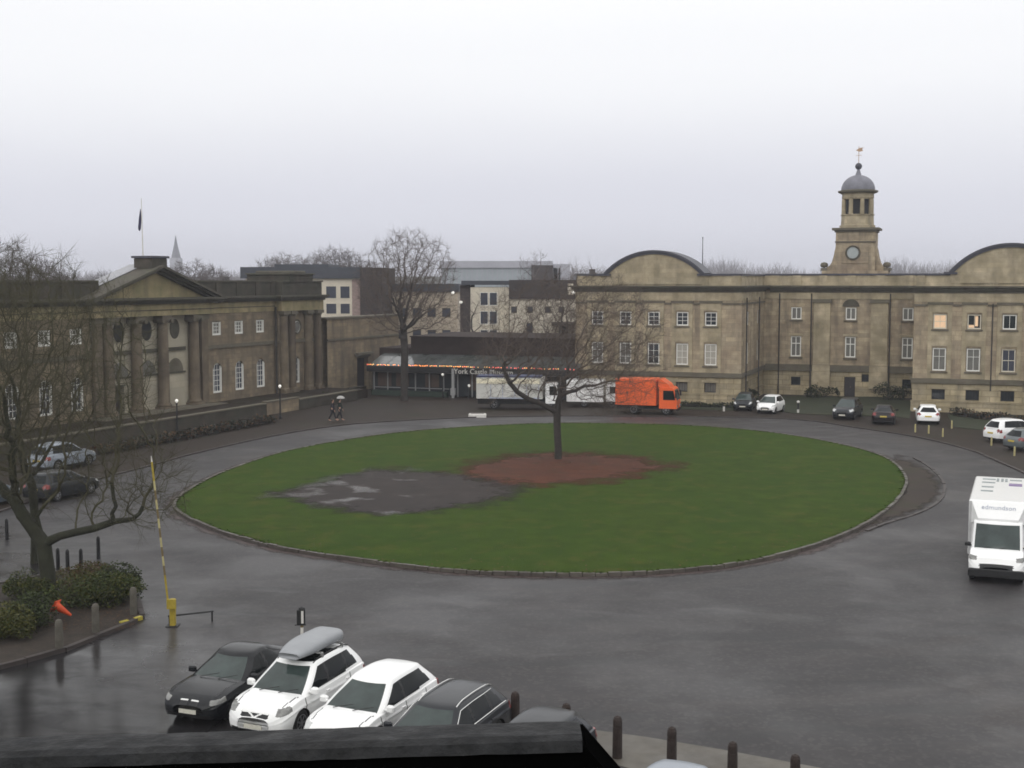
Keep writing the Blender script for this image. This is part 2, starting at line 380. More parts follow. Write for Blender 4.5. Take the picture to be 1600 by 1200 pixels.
M_GRASS = sheet_mat('wet_winter_grass', (0.038, 0.062, 0.006), (0.060, 0.068, 0.012), (0.026, 0.056, 0.005), 0.8, 0.75, bump=0.9, bs=18)
M_GRASS.node_tree.nodes['Principled BSDF'].inputs['Specular IOR Level'].default_value = 0.05
M_MUD = sheet_mat('waterlogged_bare_earth', (0.033, 0.025, 0.022), (0.044, 0.036, 0.032), (0.025, 0.020, 0.019), 0.7, 0.72, True, 0.55, pud=0.4)
M_MULCH = sheet_mat('red_bark_mulch', (0.088, 0.030, 0.015), (0.055, 0.033, 0.016), (0.06, 0.022, 0.013), 0.9, 0.85, True, 0.45)
M_VERGE = sheet_mat('trampled_mud_verge', (0.042, 0.031, 0.024), (0.033, 0.036, 0.015), (0.032, 0.024, 0.02), 0.7, 0.7, True, 0.7)
M_APRON = sheet_mat('wet_brown_paving', (0.030, 0.021, 0.015), (0.022, 0.022, 0.011), (0.020, 0.015, 0.012), 0.35, 0.68, bump=0.2)
M_APRON.node_tree.nodes['Principled BSDF'].inputs['Specular IOR Level'].default_value = 0.16
M_MUD.node_tree.nodes['Principled BSDF'].inputs['Specular IOR Level'].default_value = 0.13
M_VERGE.node_tree.nodes['Principled BSDF'].inputs['Specular IOR Level'].default_value = 0.12
M_MULCH.node_tree.nodes['Principled BSDF'].inputs['Specular IOR Level'].default_value = 0.15
M_GDARK = sheet_mat('dark_grass_strip', (0.025, 0.032, 0.012), (0.04, 0.035, 0.016), (0.016, 0.02, 0.009), 0.6, 0.85, bump=0.6)
M_KERB = mat('worn_kerbstone', (0.095, 0.082, 0.068), 0.6, 0.3, 1.5, tint=(0.05, 0.04, 0.035), tscale=0.5, tamt=0.9, rvar=0.2)
M_KERBD = mat('dark_wet_kerbstone', (0.045, 0.036, 0.033), 0.6, 0.3, 1.2)
M_SOIL = mat('planting_soil', (0.03, 0.022, 0.016), 0.9, 0.4, 3, bump=0.5)
M_PAVE = mat('pale_paving_edge', (0.105, 0.095, 0.078), 0.6, 0.2, 1.2, tint=(0.07, 0.062, 0.055), tscale=0.5, rvar=0.15)

# ================================================================== ground
g = MB(); g.quad((-2500, -200, 0), (2500, -200, 0), (2500, 4000, 0), (-2500, 4000, 0))
struct(g.build('asphalt_ground', M_ASPH))

def spline(pts, n=16, closed=True):
    P = [Vector((p[0], p[1])) for p in pts]; N = len(P); out = []
    rng_ = range(N) if closed else range(N - 1)
    for i in rng_:
        if closed: a, b, c, d = P[i - 1], P[i], P[(i + 1) % N], P[(i + 2) % N]
        else: a, b, c, d = P[max(i - 1, 0)], P[i], P[i + 1], P[min(i + 2, N - 1)]
        for k in range(n):
            t = k / n
            out.append(0.5 * ((2 * b) + (c - a) * t + (2 * a - 5 * b + 4 * c - d) * t * t + (3 * b - a - 3 * c + d) * t ** 3))
    if not closed: out.append(P[-1])
    return out
lawn_px = [(272, 790), (300, 762), (360, 733), (450, 704), (560, 684), (650, 673), (760, 665), (870, 661), (1000, 662), (1100, 666), (1200, 675), (1300, 691),
           (1380, 713), (1414, 742), (1410, 770), (1380, 800), (1330, 829), (1250, 858), (1150, 880), (1050, 891), (950, 896), (850, 896), (750, 893), (650, 885),
           (550, 872), (450, 857), (380, 840), (315, 818)]
LAWN = spline([G(*p, 0.1) for p in lawn_px], 10)
LC = sum(LAWN, Vector((0, 0))) / len(LAWN)
def ring_sheet(name, outline, z, m, rings=14, bow=0.0, edge=False, fade=0.5, seed=0):
    c = sum(outline, Vector((0, 0))) / len(outline); n = len(outline)
    vs = []; fs = []; ed = []
    ks = [1 - i / rings for i in range(rings)]
    for k in ks:
        for p in outline:
            q = c + (p - c) * k; vs.append((q.x, q.y, z + bow * (1 - k * k))); ed.append(min(1.0, (1 - k) / fade))
    vs.append((c.x, c.y, z + bow)); ed.append(1.0)
    for j in range(rings - 1):
        for i in range(n):
            i2 = (i + 1) % n; fs.append((j * n + i, j * n + i2, (j + 1) * n + i2, (j + 1) * n + i))
    b = (rings - 1) * n
    for i in range(n): fs.append((b + i, b + (i + 1) % n, len(vs) - 1))
    mb = MB(); mb.add(vs, fs); o = mb.build(name, m, None, True)
    # face the sky
    me = o.data
    if me.polygons[0].normal.z < 0: me.flip_normals()
    if edge:
        at = me.attributes.new('edge', 'FLOAT', 'POINT'); at.data.foreach_set('value', ed)
    return struct(o)
ring_sheet('lawn', LAWN, 0.105, M_GRASS, 16, 0.10)
def edge_z(p, extra):   # height of the gently domed lawn under a point
    best = 0
    for q in LAWN:
        pass
    d = (p - LC); 
    # ratio of distance to outline in that direction
    a = math.atan2(d.y, d.x); bd = min(LAWN, key=lambda q: abs((math.atan2((q - LC).y, (q - LC).x) - a + math.pi) % (2 * math.pi) - math.pi))
    k = min(1, d.length / (bd - LC).length); return 0.105 + 0.10 * (1 - k * k) + extra
def lawn_patch(name, px, m, extra, fade, rings=12):
    o = ring_sheet(name, spline([G(*p, 0.15) for p in px], 8), 0, m, rings, 0, True, fade)
    for v in o.data.vertices: v.co.z = edge_z(Vector((v.co.x, v.co.y)), extra)
    return o
lawn_patch('red_mulch_bed', [(660, 738), (720, 718), (790, 707), (880, 703), (970, 707), (1040, 716), (1085, 728), (1050, 744), (980, 757), (880, 766), (780, 768), (700, 756)], M_MULCH, 0.012, 0.55)
lawn_patch('bare_earth_patch', [(395, 775), (450, 756), (520, 738), (600, 729), (690, 733), (770, 745), (835, 760), (845, 778), (790, 793), (700, 806), (610, 812), (530, 806), (470, 792), (420, 785)], M_MUD, 0.020, 0.45)
# mud rutted out of the green on its far right
VERGE = spline([G(*p, 0.0) for p in [(1395, 706), (1440, 722), (1472, 750), (1472, 778), (1440, 800), (1385, 818), (1330, 838), (1340, 822), (1390, 795), (1418, 770), (1418, 742)]], 8)
ring_sheet('mud_verge', VERGE, 0.02, M_VERGE, 8, 0.02, True, 0.35)

# kerbs: lengths of stone laid end to end round the green (one ring, real steps)
def kerb(name, pts, w, z0, z1, m, closed=True, gap=0.012, seg=3, jit=0.02, seed=1):
    rr = random.Random(seed); mb = MB(); n = len(pts)
    idx = list(range(0, n, seg))
    for a in range(len(idx) if closed else len(idx) - 1):
        p = pts[idx[a]]; q = pts[idx[(a + 1) % len(idx)]]
        d = (q - p); l = d.length
        if l < 1e-3: continue
        d /= l; nn = Vector((-d.y, d.x)); k = max(1, int(l / 0.9))
        for s in range(k):
            a0 = p + d * (l * s / k + gap); a1 = p + d * (l * (s + 1) / k - gap); j = rr.uniform(-jit, jit) * 0.5
            zt = z1 + rr.uniform(-jit, jit)
            P = [a0 + nn * (-w / 2 + j), a1 + nn * (-w / 2 + j), a1 + nn * (w / 2 + j), a0 + nn * (w / 2 + j)]
            mb.prism_z([(v.x, v.y) for v in P], z0, zt)
    return struct(mb.build(name, m))
kerb('lawn_kerb', LAWN, 0.16, -0.02, 0.14, M_KERB, True, 0.012, 2)
# wet leaves lying in the gutter outside the lawn kerb
def offset(pts, k):
    n = len(pts); o = []
    for i in range(n):
        d = (pts[(i + 1) % n] - pts[i - 1]).normalized(); o.append(pts[i] + Vector((-d.y, d.x)) * k)
    return o
sgn = 1 if (offset(LAWN, .5)[0] - LC).length > (LAWN[0] - LC).length else -1
inn, outr = offset(LAWN, sgn * .12), offset(LAWN, sgn * .75)
mb = MB(); vs = []; ed = []
for a, b in zip(inn, outr):
    for k in range(5): q = a.lerp(b, k / 4); vs.append((q.x, q.y, .006)); ed.append([.75, .7, .5, .25, 0][k])
n = len(inn); mb.add(vs, [(i * 5 + k, ((i + 1) % n) * 5 + k, ((i + 1) % n) * 5 + k + 1, i * 5 + k + 1) for i in range(n) for k in range(4)])
M_GUT = sheet_mat('wet_leaf_gutter', (0.040, 0.022, 0.018), None, (0.03, 0.02, 0.018), 0.9, 0.6, True, 0.9)
o = mb.build('leafy_gutter', M_GUT); at = o.data.attributes.new('edge', 'FLOAT', 'POINT'); at.data.foreach_set('value', ed)
if o.data.polygons[0].normal.z < 0: o.data.flip_normals()
struct(o)
kerb('mud_verge_kerb', VERGE[6:46], 0.16, -0.02, 0.06, M_KERBD, False, 0.02, 2)

# brown wet paving between the road and the buildings, with its kerb line
AP = spline([G(*p) for p in [(-260, 880), (0, 800), (127, 757), (240, 727), (300, 710), (425, 682), (517, 667), (600, 659.5), (745, 652.5), (880, 650.5), (1000, 651), (1120, 652), (1250, 656.5), (1340, 669),
     (1430, 683), (1510, 702), (1560, 722), (1610, 745), (1700, 800)]], 8, False)
mb = MB(); vs = []; fs = []
for p in AP:
    b = Vector((-95 + 225 * AP.index(p) / len(AP), 175.0)); 
    for k in range(5): q = p.lerp(b, k / 4); vs.append((q.x, q.y, 0.03))
for i in range(len(AP) - 1):
    for k in range(4): fs.append((i * 5 + k, (i + 1) * 5 + k, (i + 1) * 5 + k + 1, i * 5 + k + 1))
mb.add(vs, fs); o = mb.build('brown_paving', M_APRON); struct(o)
if o.data.polygons[0].normal.z < 0: o.data.flip_normals()
kerb('paving_kerb', AP, 0.16, -0.02, 0.09, M_KERBD, False, 0.01, 2, 0.012)

# dark grass in front of the court building, two pieces
def flat(name, px, z, m):
    P = [G(*p) for p in px]; mb = MB(); mb.prism_z([(p.x, p.y) for p in P], z - 0.03, z)
    o = mb.build(name, m); 
    return struct(o)
flat('grass_strip', [(1216, 643), (1242, 647), (1310, 650), (1400, 652), (1420, 655), (1425, 640), (1424, 628), (1380, 621), (1204, 620), (1196, 628)], 0.075, M_GDARK)
flat('grass_strip', [(1060, 640), (1150, 642), (1150, 634), (1060, 633)], 0.07, M_GDARK)
flat('grass_strip', [(1490, 668), (1640, 685), (1640, 652), (1480, 648)], 0.07, M_GDARK)

# pale paving edge under the timber bollards by the car park
flat('pale_path', [(700, 1098), (800, 1112), (905, 1138), (1010, 1152), (1130, 1172), (1280, 1200), (1500, 1245), (1480, 1290), (1200, 1250), (1000, 1205), (880, 1175), (700, 1130)], 0.012, M_PAVE)

# castle mound below the viewpoint and the low wall the photograph was taken over
mb = MB(); rows = []
n = 40
for j, (y, z) in enumerate([(-6, 9.35), (2.0, 9.35), (3.6, 9.3), (5, 8.3), (9, 5.6), (14, 2.8), (18, 0.7), (20, -0.05)]):
    rows.append([(x, y + 0.002 * x * x * (0 if j == 0 else -1), z) for x in [(-30 + 60 * i / n) for i in range(n + 1)]])
vs = [p for r in rows for p in r]; fs = []
for j in range(len(rows) - 1):
    for i in range(n): fs.append((j * (n + 1) + i, j * (n + 1) + i + 1, (j + 1) * (n + 1) + i + 1, (j + 1) * (n + 1) + i))
mb.add(vs, fs); struct(mb.build('grass_mound', M_GRASS, None, True))
M_COP = mat('wet_dark_coping', (0.012, 0.0125, 0.014), 0.7, 0.6, 22, tint=(0.03, 0.03, 0.03), tscale=14, tamt=0.6, spec=0.2, bump=0.25, bscale=60, rvar=0.15)
M_INN = mat('painted_shade_wall_face', (0.002, 0.002, 0.002), 0.95, 0.3, 8, spec=0.0)  # near-black colour stands in for the shade on the inner wall face
pw = thing('parapet_wall', 'dark wet stone coping of the low wall in front of the viewpoint', 'wall')
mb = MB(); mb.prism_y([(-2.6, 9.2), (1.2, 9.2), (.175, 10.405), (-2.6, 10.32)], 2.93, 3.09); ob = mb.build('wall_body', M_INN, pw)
mb = MB()
prof = [(2.915, 10.400), (2.925, 10.424), (2.95, 10.431), (3.07, 10.419), (3.095, 10.412), (3.10, 10.390)]
ns = 60; vs = []; fs = []; rr = random.Random(4)
for i in range(ns + 1):
    x = -2.6 + 2.765 * i / ns
    for (y, z) in prof:
        vs.append((x, y + rr.uniform(-0.0015, 0.0015), z + .031 * (x - .16) + rr.uniform(-0.0012, 0.001)))
for i in range(ns):
    for j in range(5): fs.append((i * 6 + j, (i + 1) * 6 + j, (i + 1) * 6 + j + 1, i * 6 + j + 1))
    fs.append((i * 6 + 5, (i + 1) * 6 + 5, (i + 1) * 6, i * 6))
fs.append(tuple(range(6))); fs.append(tuple(ns * 6 + k for k in range(5, -1, -1)))
mb.add(vs, fs); mb.build('coping', M_COP, pw)
# ================================================================== building helpers
def wall(mb, P0, d, n_in, s0, s1, z0, z1, holes=(), depth=0.25, m=0):
    """wall face along direction d from P0, with rectangular openings and their reveals"""
    P0 = Vector(P0); d = Vector(d); n_in = Vector(n_in)
    ss = sorted(set([s0, s1] + [h[0] for h in holes] + [h[1] for h in holes])); zs = sorted(set([z0, z1] + [h[2] for h in holes] + [h[3] for h in holes]))
    def P(s, z, k=0.0): v = P0 + d * s + n_in * k; return (v.x, v.y, z)
    for a, b in zip(ss[:-1], ss[1:]):
        for c, e in zip(zs[:-1], zs[1:]):
            ms, mz = (a + b) / 2, (c + e) / 2
            if any(h[0] < ms < h[1] and h[2] < mz < h[3] for h in holes): continue
            mb.quad(P(a, c), P(b, c), P(b, e), P(a, e), m)
    for (a, b, c, e) in holes:
        mb.quad(P(a, c), P(a, c, depth), P(a, e, depth), P(a, e), m); mb.quad(P(b, c, depth), P(b, c), P(b, e), P(b, e, depth), m)
        mb.quad(P(a, c), P(b, c), P(b, c, depth), P(a, c, depth), m); mb.quad(P(a, e, depth), P(b, e, depth), P(b, e), P(a, e), m)
_wcache = {}
def window(parent, x, z0, z1, w, y, cols, rows, frame, pane, fr=0.09, bar=0.035, recess=0.1, name='window', trans=None, side=False, label=None, sill=None, fd=0.0):
    """one window: white frame with glazing bars, its pane a sub-part"""
    key = (round(z1 - z0, 3), w, cols, rows if isinstance(rows, int) else tuple(rows), frame.name, fr, bar, fd)
    h = z1 - z0
    if key not in _wcache:
        mb = MB(); a = w / 2
        mb.box(-a, -a + fr, -fd, .07, 0, h); mb.box(a - fr, a, -fd, .07, 0, h)
        mb.box(-a + fr, a - fr, .002 - fd, .07, 0, fr * 1.2); mb.box(-a + fr, a - fr, 0.002, .07, h - fr, h)
        iw = w - 2 * fr; ih = h - 2.2 * fr
        for c in range(1, cols):
            xx = -a + fr + iw * c / cols; mb.box(xx - bar / 2, xx + bar / 2, .012, .06, fr * 1.2, h - fr)
        rl = [i / rows for i in range(1, rows)] if isinstance(rows, int) else rows
        for r_ in rl:
            zz = fr * 1.2 + ih * r_; bb = bar * (1.6 if abs(r_ - 0.5) < 0.02 else 1.0); mb.box(-a + fr, a - fr, .02, .058, zz - bb / 2, zz + bb / 2)
        pm = MB(); pm.box(-a + fr * .5, a - fr * .5, 0.04, 0.05, fr * .5, h - fr * .5)
        _wcache[key] = (mb.mesh('window', frame), pm.mesh('pane', MS['glass']))
    me, pme = _wcache[key]
    o = bpy.data.objects.new(name, me); COL.objects.link(o); o.parent = parent
    if side: o.location = (x, y, z0); o.rotation_euler = (0, 0, R(90)) if side > 0 else (0, 0, R(-90))
    else: o.location = (x, y + recess, z0)
    p = bpy.data.objects.new('pane', pme); COL.objects.link(p); p.parent = o
    if pane is not MS['glass']:
        p.data = pme.copy(); p.data.materials[0] = pane
    if label: o['label'] = label
    if sill:
        sm = MB(); sm.box(-w / 2 - .08, w / 2 + .08, -recess - .07, 0.0, -.12, -.002); sm.build('sill', sill, o)
    return o
def cornice(mb, x0, x1, y0, y1, zs, m=0):
    """stepped moulding running round a block; zs = list of (z0,z1,projection)"""
    for z0, z1, pr in zs: mb.box(x0 - pr, x1 + pr, y0 - pr, y1 + pr, z0, z1, m)

# ================================================================== the court building with the clock turret
DB = thing('sandstone_building', 'long pale sandstone building with two projecting wings, arched gables and a domed clock turret', 'building', (21.015, 117.185, 0), R(-20))
WX = [-13.72, -10.97, -8.24, -5.52, -2.85]           # window axes of one wing
RX = [17.22, 20.02, 22.86, 25.68, 28.45]             # and of the other
CXW = [3.2, 8.5, 13.9]
LW = (-15.9, 0.0); RW = (15.05, 31.0); CY = 13.0
stone, base, trim, dark, band, pli, fri, sil = [MB() for _ in range(8)]
def wing(x0, x1, axes):
    holes = []
    for x in axes:
        holes += [(x - .58, x + .58, 3.62, 5.66), (x - .58, x + .58, 7.28, 8.6)]
    wall(stone, (0, 0, 0), (1, 0, 0), (0, 1, 0), x0, x1, 2.9, 10.5, holes, 0.28)
    wall(base, (0, 0, 0), (1, 0, 0), (0, 1, 0), x0, x1, 0, 2.9, [(x - .55, x + .55, 1.12, 2.02) for x in axes], 0.4)
    # sides and back
    return
wing(LW[0], LW[1], WX); wing(RW[0], RW[1], RX)
# side wall of the near wing, facing the recess
sh = []
for y in (3.6, 9.3): sh += [(y - .45, y + .45, 3.62, 5.66), (y - .45, y + .45, 7.28, 8.6)]
wall(stone, (0, 0, 0), (0, 1, 0), (-1, 0, 0), 0, CY, 2.9, 10.5, sh, 0.28)
wall(base, (0, 0, 0), (0, 1, 0), (-1, 0, 0), 0, CY, 0, 2.9, [(y - .4, y + .4, 1.12, 2.02) for y in (3.6, 9.3)], 0.4)
wall(stone, (RW[0], 0, 0), (0, 1, 0), (1, 0, 0), 0, CY, 2.9, 10.5); wall(base, (RW[0], 0, 0), (0, 1, 0), (1, 0, 0), 0, CY, 0, 2.9)
wall(stone, (LW[0], 0, 0), (0, 1, 0), (1, 0, 0), 0, CY + 12, 0, 10.5); wall(stone, (RW[1], 0, 0), (0, 1, 0), (-1, 0, 0), 0, CY + 12, 0, 10.5)
wall(stone, (0, CY + 12, 0), (1, 0, 0), (0, -1, 0), LW[0], RW[1], 0, 11.9)
# the recessed middle
ch = []
for x in CXW: ch += [(x - .52, x + .52, 3.85, 5.95), (x - .52, x + .52, 7.58, 8.85)]
wall(stone, (0, CY, 0), (1, 0, 0), (0, 1, 0), 0, RW[0], 2.5, 10.6, ch, 0.28)
wall(base, (0, CY, 0), (1, 0, 0), (0, 1, 0), 0, RW[0], 0, 2.5, [(2.78, 3.72, 1.0, 1.85), (8.0, 9.05, -.05, 1.95), (9.65, 11.0, 1.5, 2.25), (13.5, 14.35, 0.95, 1.85)], 0.4)
stone.build('wall', MS['stone'], DB); base.build('ground_storey_wall', MS['stone_base'], DB); CUT = [-.001, .5, RW[0]]
# raised bays round the windows, string courses, plinths
for axes, (x0, x1) in ((WX, LW), (RX, RW)):
    for x in axes:
        trim = MB()
        for (a, b) in ((x - .98, x - .63), (x + .63, x + .98)): trim.box(a, b, -.07, -.003, 2.98, 9.38)
        trim.box(x - .63, x + .63, -.07, -.003, 5.80, 7.12); trim.box(x - .63, x + .63, -.07, -.003, 8.72, 9.38)
        trim.box(x - .63, x + .63, -.07, -.003, 2.98, 3.46); trim.build('window_surround', MS['stone_trim'], DB)
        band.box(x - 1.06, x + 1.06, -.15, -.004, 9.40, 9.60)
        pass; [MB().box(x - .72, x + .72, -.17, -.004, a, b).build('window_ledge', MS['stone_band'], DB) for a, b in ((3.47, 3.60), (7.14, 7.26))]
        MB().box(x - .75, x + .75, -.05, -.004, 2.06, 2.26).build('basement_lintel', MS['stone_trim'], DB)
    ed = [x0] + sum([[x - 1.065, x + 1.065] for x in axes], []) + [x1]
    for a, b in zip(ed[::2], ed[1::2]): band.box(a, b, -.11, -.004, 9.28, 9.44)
    band.box(x0 - .14, x1 + .14, -.2, -.005, 2.56, 2.96); pli.box(x0 - .1, x1 + .1, -.1, -.005, 0.0, 0.9); pli.box(x0 - .15, x1 + .15, -.16, -.005, 0.902, 1.02)
    fri.box(x0 + .0, x1 - .0, -.06, -.005, 9.62, 10.38)
band.box(.005, .2, -.0, CY - .21, 2.56, 2.96); pli.box(.005, .1, 0, CY - .11, 0.0, .9); pli.box(.005, .15, 0, CY - .11, .902, 1.02); band.box(.005, .12, 0, CY - .12, 9.28, 9.44)
fri.box(.005, .06, 0, CY - .07, 9.62, 10.38)
band.box(.2, RW[0] - .15, CY - .2, CY - .005, 2.46, 3.1); pli.box(.1, 7.9, CY - .1, CY - .005, 0, .75); pli.box(9.15, RW[0] - .15, CY - .1, CY - .005, 0, .75)
pli.box(.1, 7.9, CY - .14, CY - .005, .752, .86); pli.box(9.15, RW[0] - .15, CY - .14, CY - .005, .752, .86)
for x in CXW:
    for a, b in ((3.7, 3.84), (7.44, 7.56)): MB().box(x - .66, x + .66, CY - .16, CY - .004, a, b).build('window_ledge', MS['stone_band'], DB)
    MB().box(x - .7, x + .7, CY - .06, CY - .004, 5.97, 6.2).build('window_lintel', MS['stone_trim'], DB)
for (a, b) in ((4.95, 6.55), (10.45, 12.05)):      # pilasters with caps and feet
    trim = MB(); trim.box(a, b, CY - .3, CY - .006, 3.12, 9.3); trim.box(a + .45, a + 1.15, CY - .34, CY - .304, 3.4, 9.0)
    trim.box(a - .08, b + .08, CY - .38, CY - .104, .87, 2.45); trim.box(a - .06, b + .06, CY - .36, CY - .21, 2.462, 3.09); q = trim.build('pilaster', MS['stone_trim'], DB); MB().box(a - .12, b + .12, CY - .42, CY - .006, 9.302, 9.62).build('capital', MS['stone_band'], q)
fri.box(.1, RW[0] - .1, CY - .08, CY - .005, 9.64, 10.3)
fri.build_split('frieze', MS['stone_trim'], DB, CUT); pli.build_split('plinth', MS['stone_base'], DB, CUT + [8.5]) if False else pli.build_split('plinth', MS['stone_base'], DB, CUT); band.build_split('string_course', MS['stone_band'], DB, CUT)
# blind arch over the middle window
mb = MB(); P = []
for i in range(17):
    t = math.pi * i / 16; P.append((8.5 + .82 * math.cos(t), 8.92 + .72 * math.sin(t)))
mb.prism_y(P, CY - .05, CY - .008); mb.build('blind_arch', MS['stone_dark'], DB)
# cornice and parapet
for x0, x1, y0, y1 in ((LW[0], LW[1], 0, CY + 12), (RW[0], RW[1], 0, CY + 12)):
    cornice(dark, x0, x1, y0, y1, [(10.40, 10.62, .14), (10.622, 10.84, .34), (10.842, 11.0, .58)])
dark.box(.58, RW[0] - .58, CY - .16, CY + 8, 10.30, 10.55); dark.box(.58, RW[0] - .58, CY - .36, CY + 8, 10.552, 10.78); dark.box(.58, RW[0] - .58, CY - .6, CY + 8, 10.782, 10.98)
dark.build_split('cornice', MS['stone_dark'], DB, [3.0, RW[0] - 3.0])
par, cop = MB(), MB()
for x0, x1, y0, y1 in ((LW[0], LW[1], 0, CY + 12), (RW[0], RW[1], 0, CY + 12)):
    par.box(x0 + .1, x1 - .1, y0 + .1, y1 - .1, 11.002, 11.92); cop.box(x0 + .02, x1 - .02, y0 + .02, y1 - .02, 11.922, 12.1)
    for x in np.linspace(x0 + .5, x1 - .5, 6): par.box(x - .32, x + .32, y0 + .02, y0 + .098, 11.003, 11.918)
par.box(-.1, RW[0] + .1, CY + .1, CY + 8, 10.982, 11.98); cop.box(-.02, RW[0] + .02, CY + .02, CY + 8, 11.982, 12.16)
for x in (1.0, 3.2, 5.75, 8.5, 11.25, 13.9): par.box(x - .4, x + .4, CY + .02, CY + .098, 10.984, 11.978)
par.build_split('parapet', MS['stone_trim'], DB, [-.3, RW[0] + .3]); cop.build_split('parapet_coping', MS['lead'], DB, [-.3, RW[0] + .3])
def arch_gable(xc, half, z0, rise, y0, y1):
    r = (half * half + rise * rise) / (2 * rise); zc = z0 + rise - r; a = math.asin(half / r)
    mb, cp = MB(), MB(); P = []
    for i in range(25):
        t = -a + 2 * a * i / 24; P.append((xc + r * math.sin(t), zc + r * math.cos(t)))
    mb.prism_y([(xc + half, z0 - .9), (xc - half, z0 - .9)] + P, y0, y1); g_ = mb.build('arched_gable', MS['stone_trim'], DB)
    for i in range(24):
        t0 = -a + 2 * a * i / 24; t1 = -a + 2 * a * (i + 1) / 24
        q = [(xc + k * math.sin(t), zc + k * math.cos(t)) for k, t in ((r + .002, t0), (r + .18, t0), (r + .18, t1), (r + .002, t1))]
        cp.prism_y(q, y0 - .22, y1 + 2.6)
        q = [(xc + k * math.sin(t), zc + k * math.cos(t)) for k, t in ((r - .20, t0), (r + .0, t0), (r + .0, t1), (r - .20, t1))]
        cp.prism_y(q, y0 - .10, y0 - .002)
    for s in (-1, 1): cp.box(xc + s * half - .55, xc + s * half + .75 * (1 if s > 0 else .75), y0 - .18, y0 + 1, z0 - .12, z0 + .06)
    cp.build('gable_coping', MS['lead'], g_)
    bk = MB(); bk.prism_y([(xc + half, z0 - .9), (xc - half, z0 - .9)] + P, y1 + 2.5, y1 + 2.58); bk.build('gable_back', MS['stone_trim'], g_)
arch_gable(-8.28, 4.68, 12.05, 2.08, -.02, .8)
arch_gable(22.82, 4.85, 12.15, 2.35, -.02, .8)
# doors, grilles, pipes
mb = MB(); mb.box(8.03, 9.02, CY + .2, CY + .26, 0, 1.94); mb.box(8.1, 8.5, CY + .17, CY + .198, .2, 1.8); mb.box(8.55, 8.95, CY + .17, CY + .198, .2, 1.8); dr = mb.build('door', MS['door'], DB)
mb = MB(); mb.lathe([(.03, -.03), (.03, 0)], (8.58, CY + .168, .95), 8, axis='y'); mb.build('handle', MS['gold'], dr)
for x in (1.55, 4.72, 12.25): MB().tube((x, CY - .42 if x > 4 else CY - .2, .1), (x, CY - .42 if x > 4 else CY - .2, 10.2), .065, n=8).build('drainpipe', MS['pipe'], DB)
for y in (.75, 7.9): MB().tube((.34, y, .1), (.34, y, 9.9), .065, n=8).build('drainpipe', MS['pipe'], DB)
for x in (21.48, 24.2): MB().tube((x, -.32, 2.0), (x, -.32, 9.5), .055, n=8).build('drainpipe', MS['pipe'], DB)
# windows
for i, x in enumerate(WX):
    window(DB, x, 3.65, 5.62, 1.1, .0, 2, [.33, .66], MS['white'], MS['blind'] if i in (3, 4) else MS['glass_dim'] if i < 2 else MS['glass'], label='tall window with its blind drawn' if i in (3, 4) else None)
    window(DB, x, 7.30, 8.56, 1.1, .0, 2, [.33, .66], MS['white'], MS['glass'])
for i, x in enumerate(RX):
    if i == 2: window(DB, x, 3.65, 5.62, 1.1, .0, 2, [.5], MS['cream'], MS['glass_blue'])
    else: window(DB, x, 3.65, 5.62, 1.1, .0, 2, [.64], MS['white'], MS['glass_dim'])
    window(DB, x, 7.30, 8.56, 1.1, .0, 2, [.5] if i < 1 else 1, MS['cream'] if i < 2 else MS['white'], MS['lit'] if i == 0 else MS['glass'], label='upper window lit from inside' if i == 0 else None)
# the half-lit window: a bright strip of room behind part of the glass
mb = MB(); mb.box(RX[1] - .45, RX[1] + .02, .133, .139, 7.42, 7.66); mb.box(RX[1] + .06, RX[1] + .3, .133, .139, 7.55, 8.42); mb.build('lit_blind', MS['lit'], DB)
for x in CXW:
    window(DB, x, 3.88, 5.92, 1.0, CY, 2, [.66], MS['white'], MS['glass_dim'], fr=.1, bar=.08)
    window(DB, x, 7.60, 8.82, 1.0, CY, 2, 1, MS['white'], MS['glass_dim'], fr=.1, bar=.08)
for x in WX + RX: window(DB, x, 1.14, 2.0, 1.06, .14, 4, 1, MS['black'], MS['glass'] if x > 0 else MS['glass_dim'], fr=.05, bar=.03, name='basement_window')
for x0, x1, z0, z1 in ((2.78, 3.72, 1.0, 1.85), (9.65, 11.0, 1.5, 2.25), (13.5, 14.35, .95, 1.85)): window(DB, (x0 + x1) / 2, z0 + .01, z1 - .01, x1 - x0 - .02, CY + .14, 4, 1, MS['black'], MS['glass'], fr=.05, bar=.03, name='basement_window')
for y in (3.6, 9.3):
    window(DB, -.1, 3.65, 5.62, .86, y, 2, [.66], MS['white'], MS['glass'], side=1); window(DB, -.1, 7.3, 8.56, .86, y, 2, 1, MS['white'], MS['glass'], side=1)
    window(DB, -.2, 1.14, 2.0, .76, y, 2, 1, MS['black'], MS['glass'], fr=.05, side=1, name='basement_window')
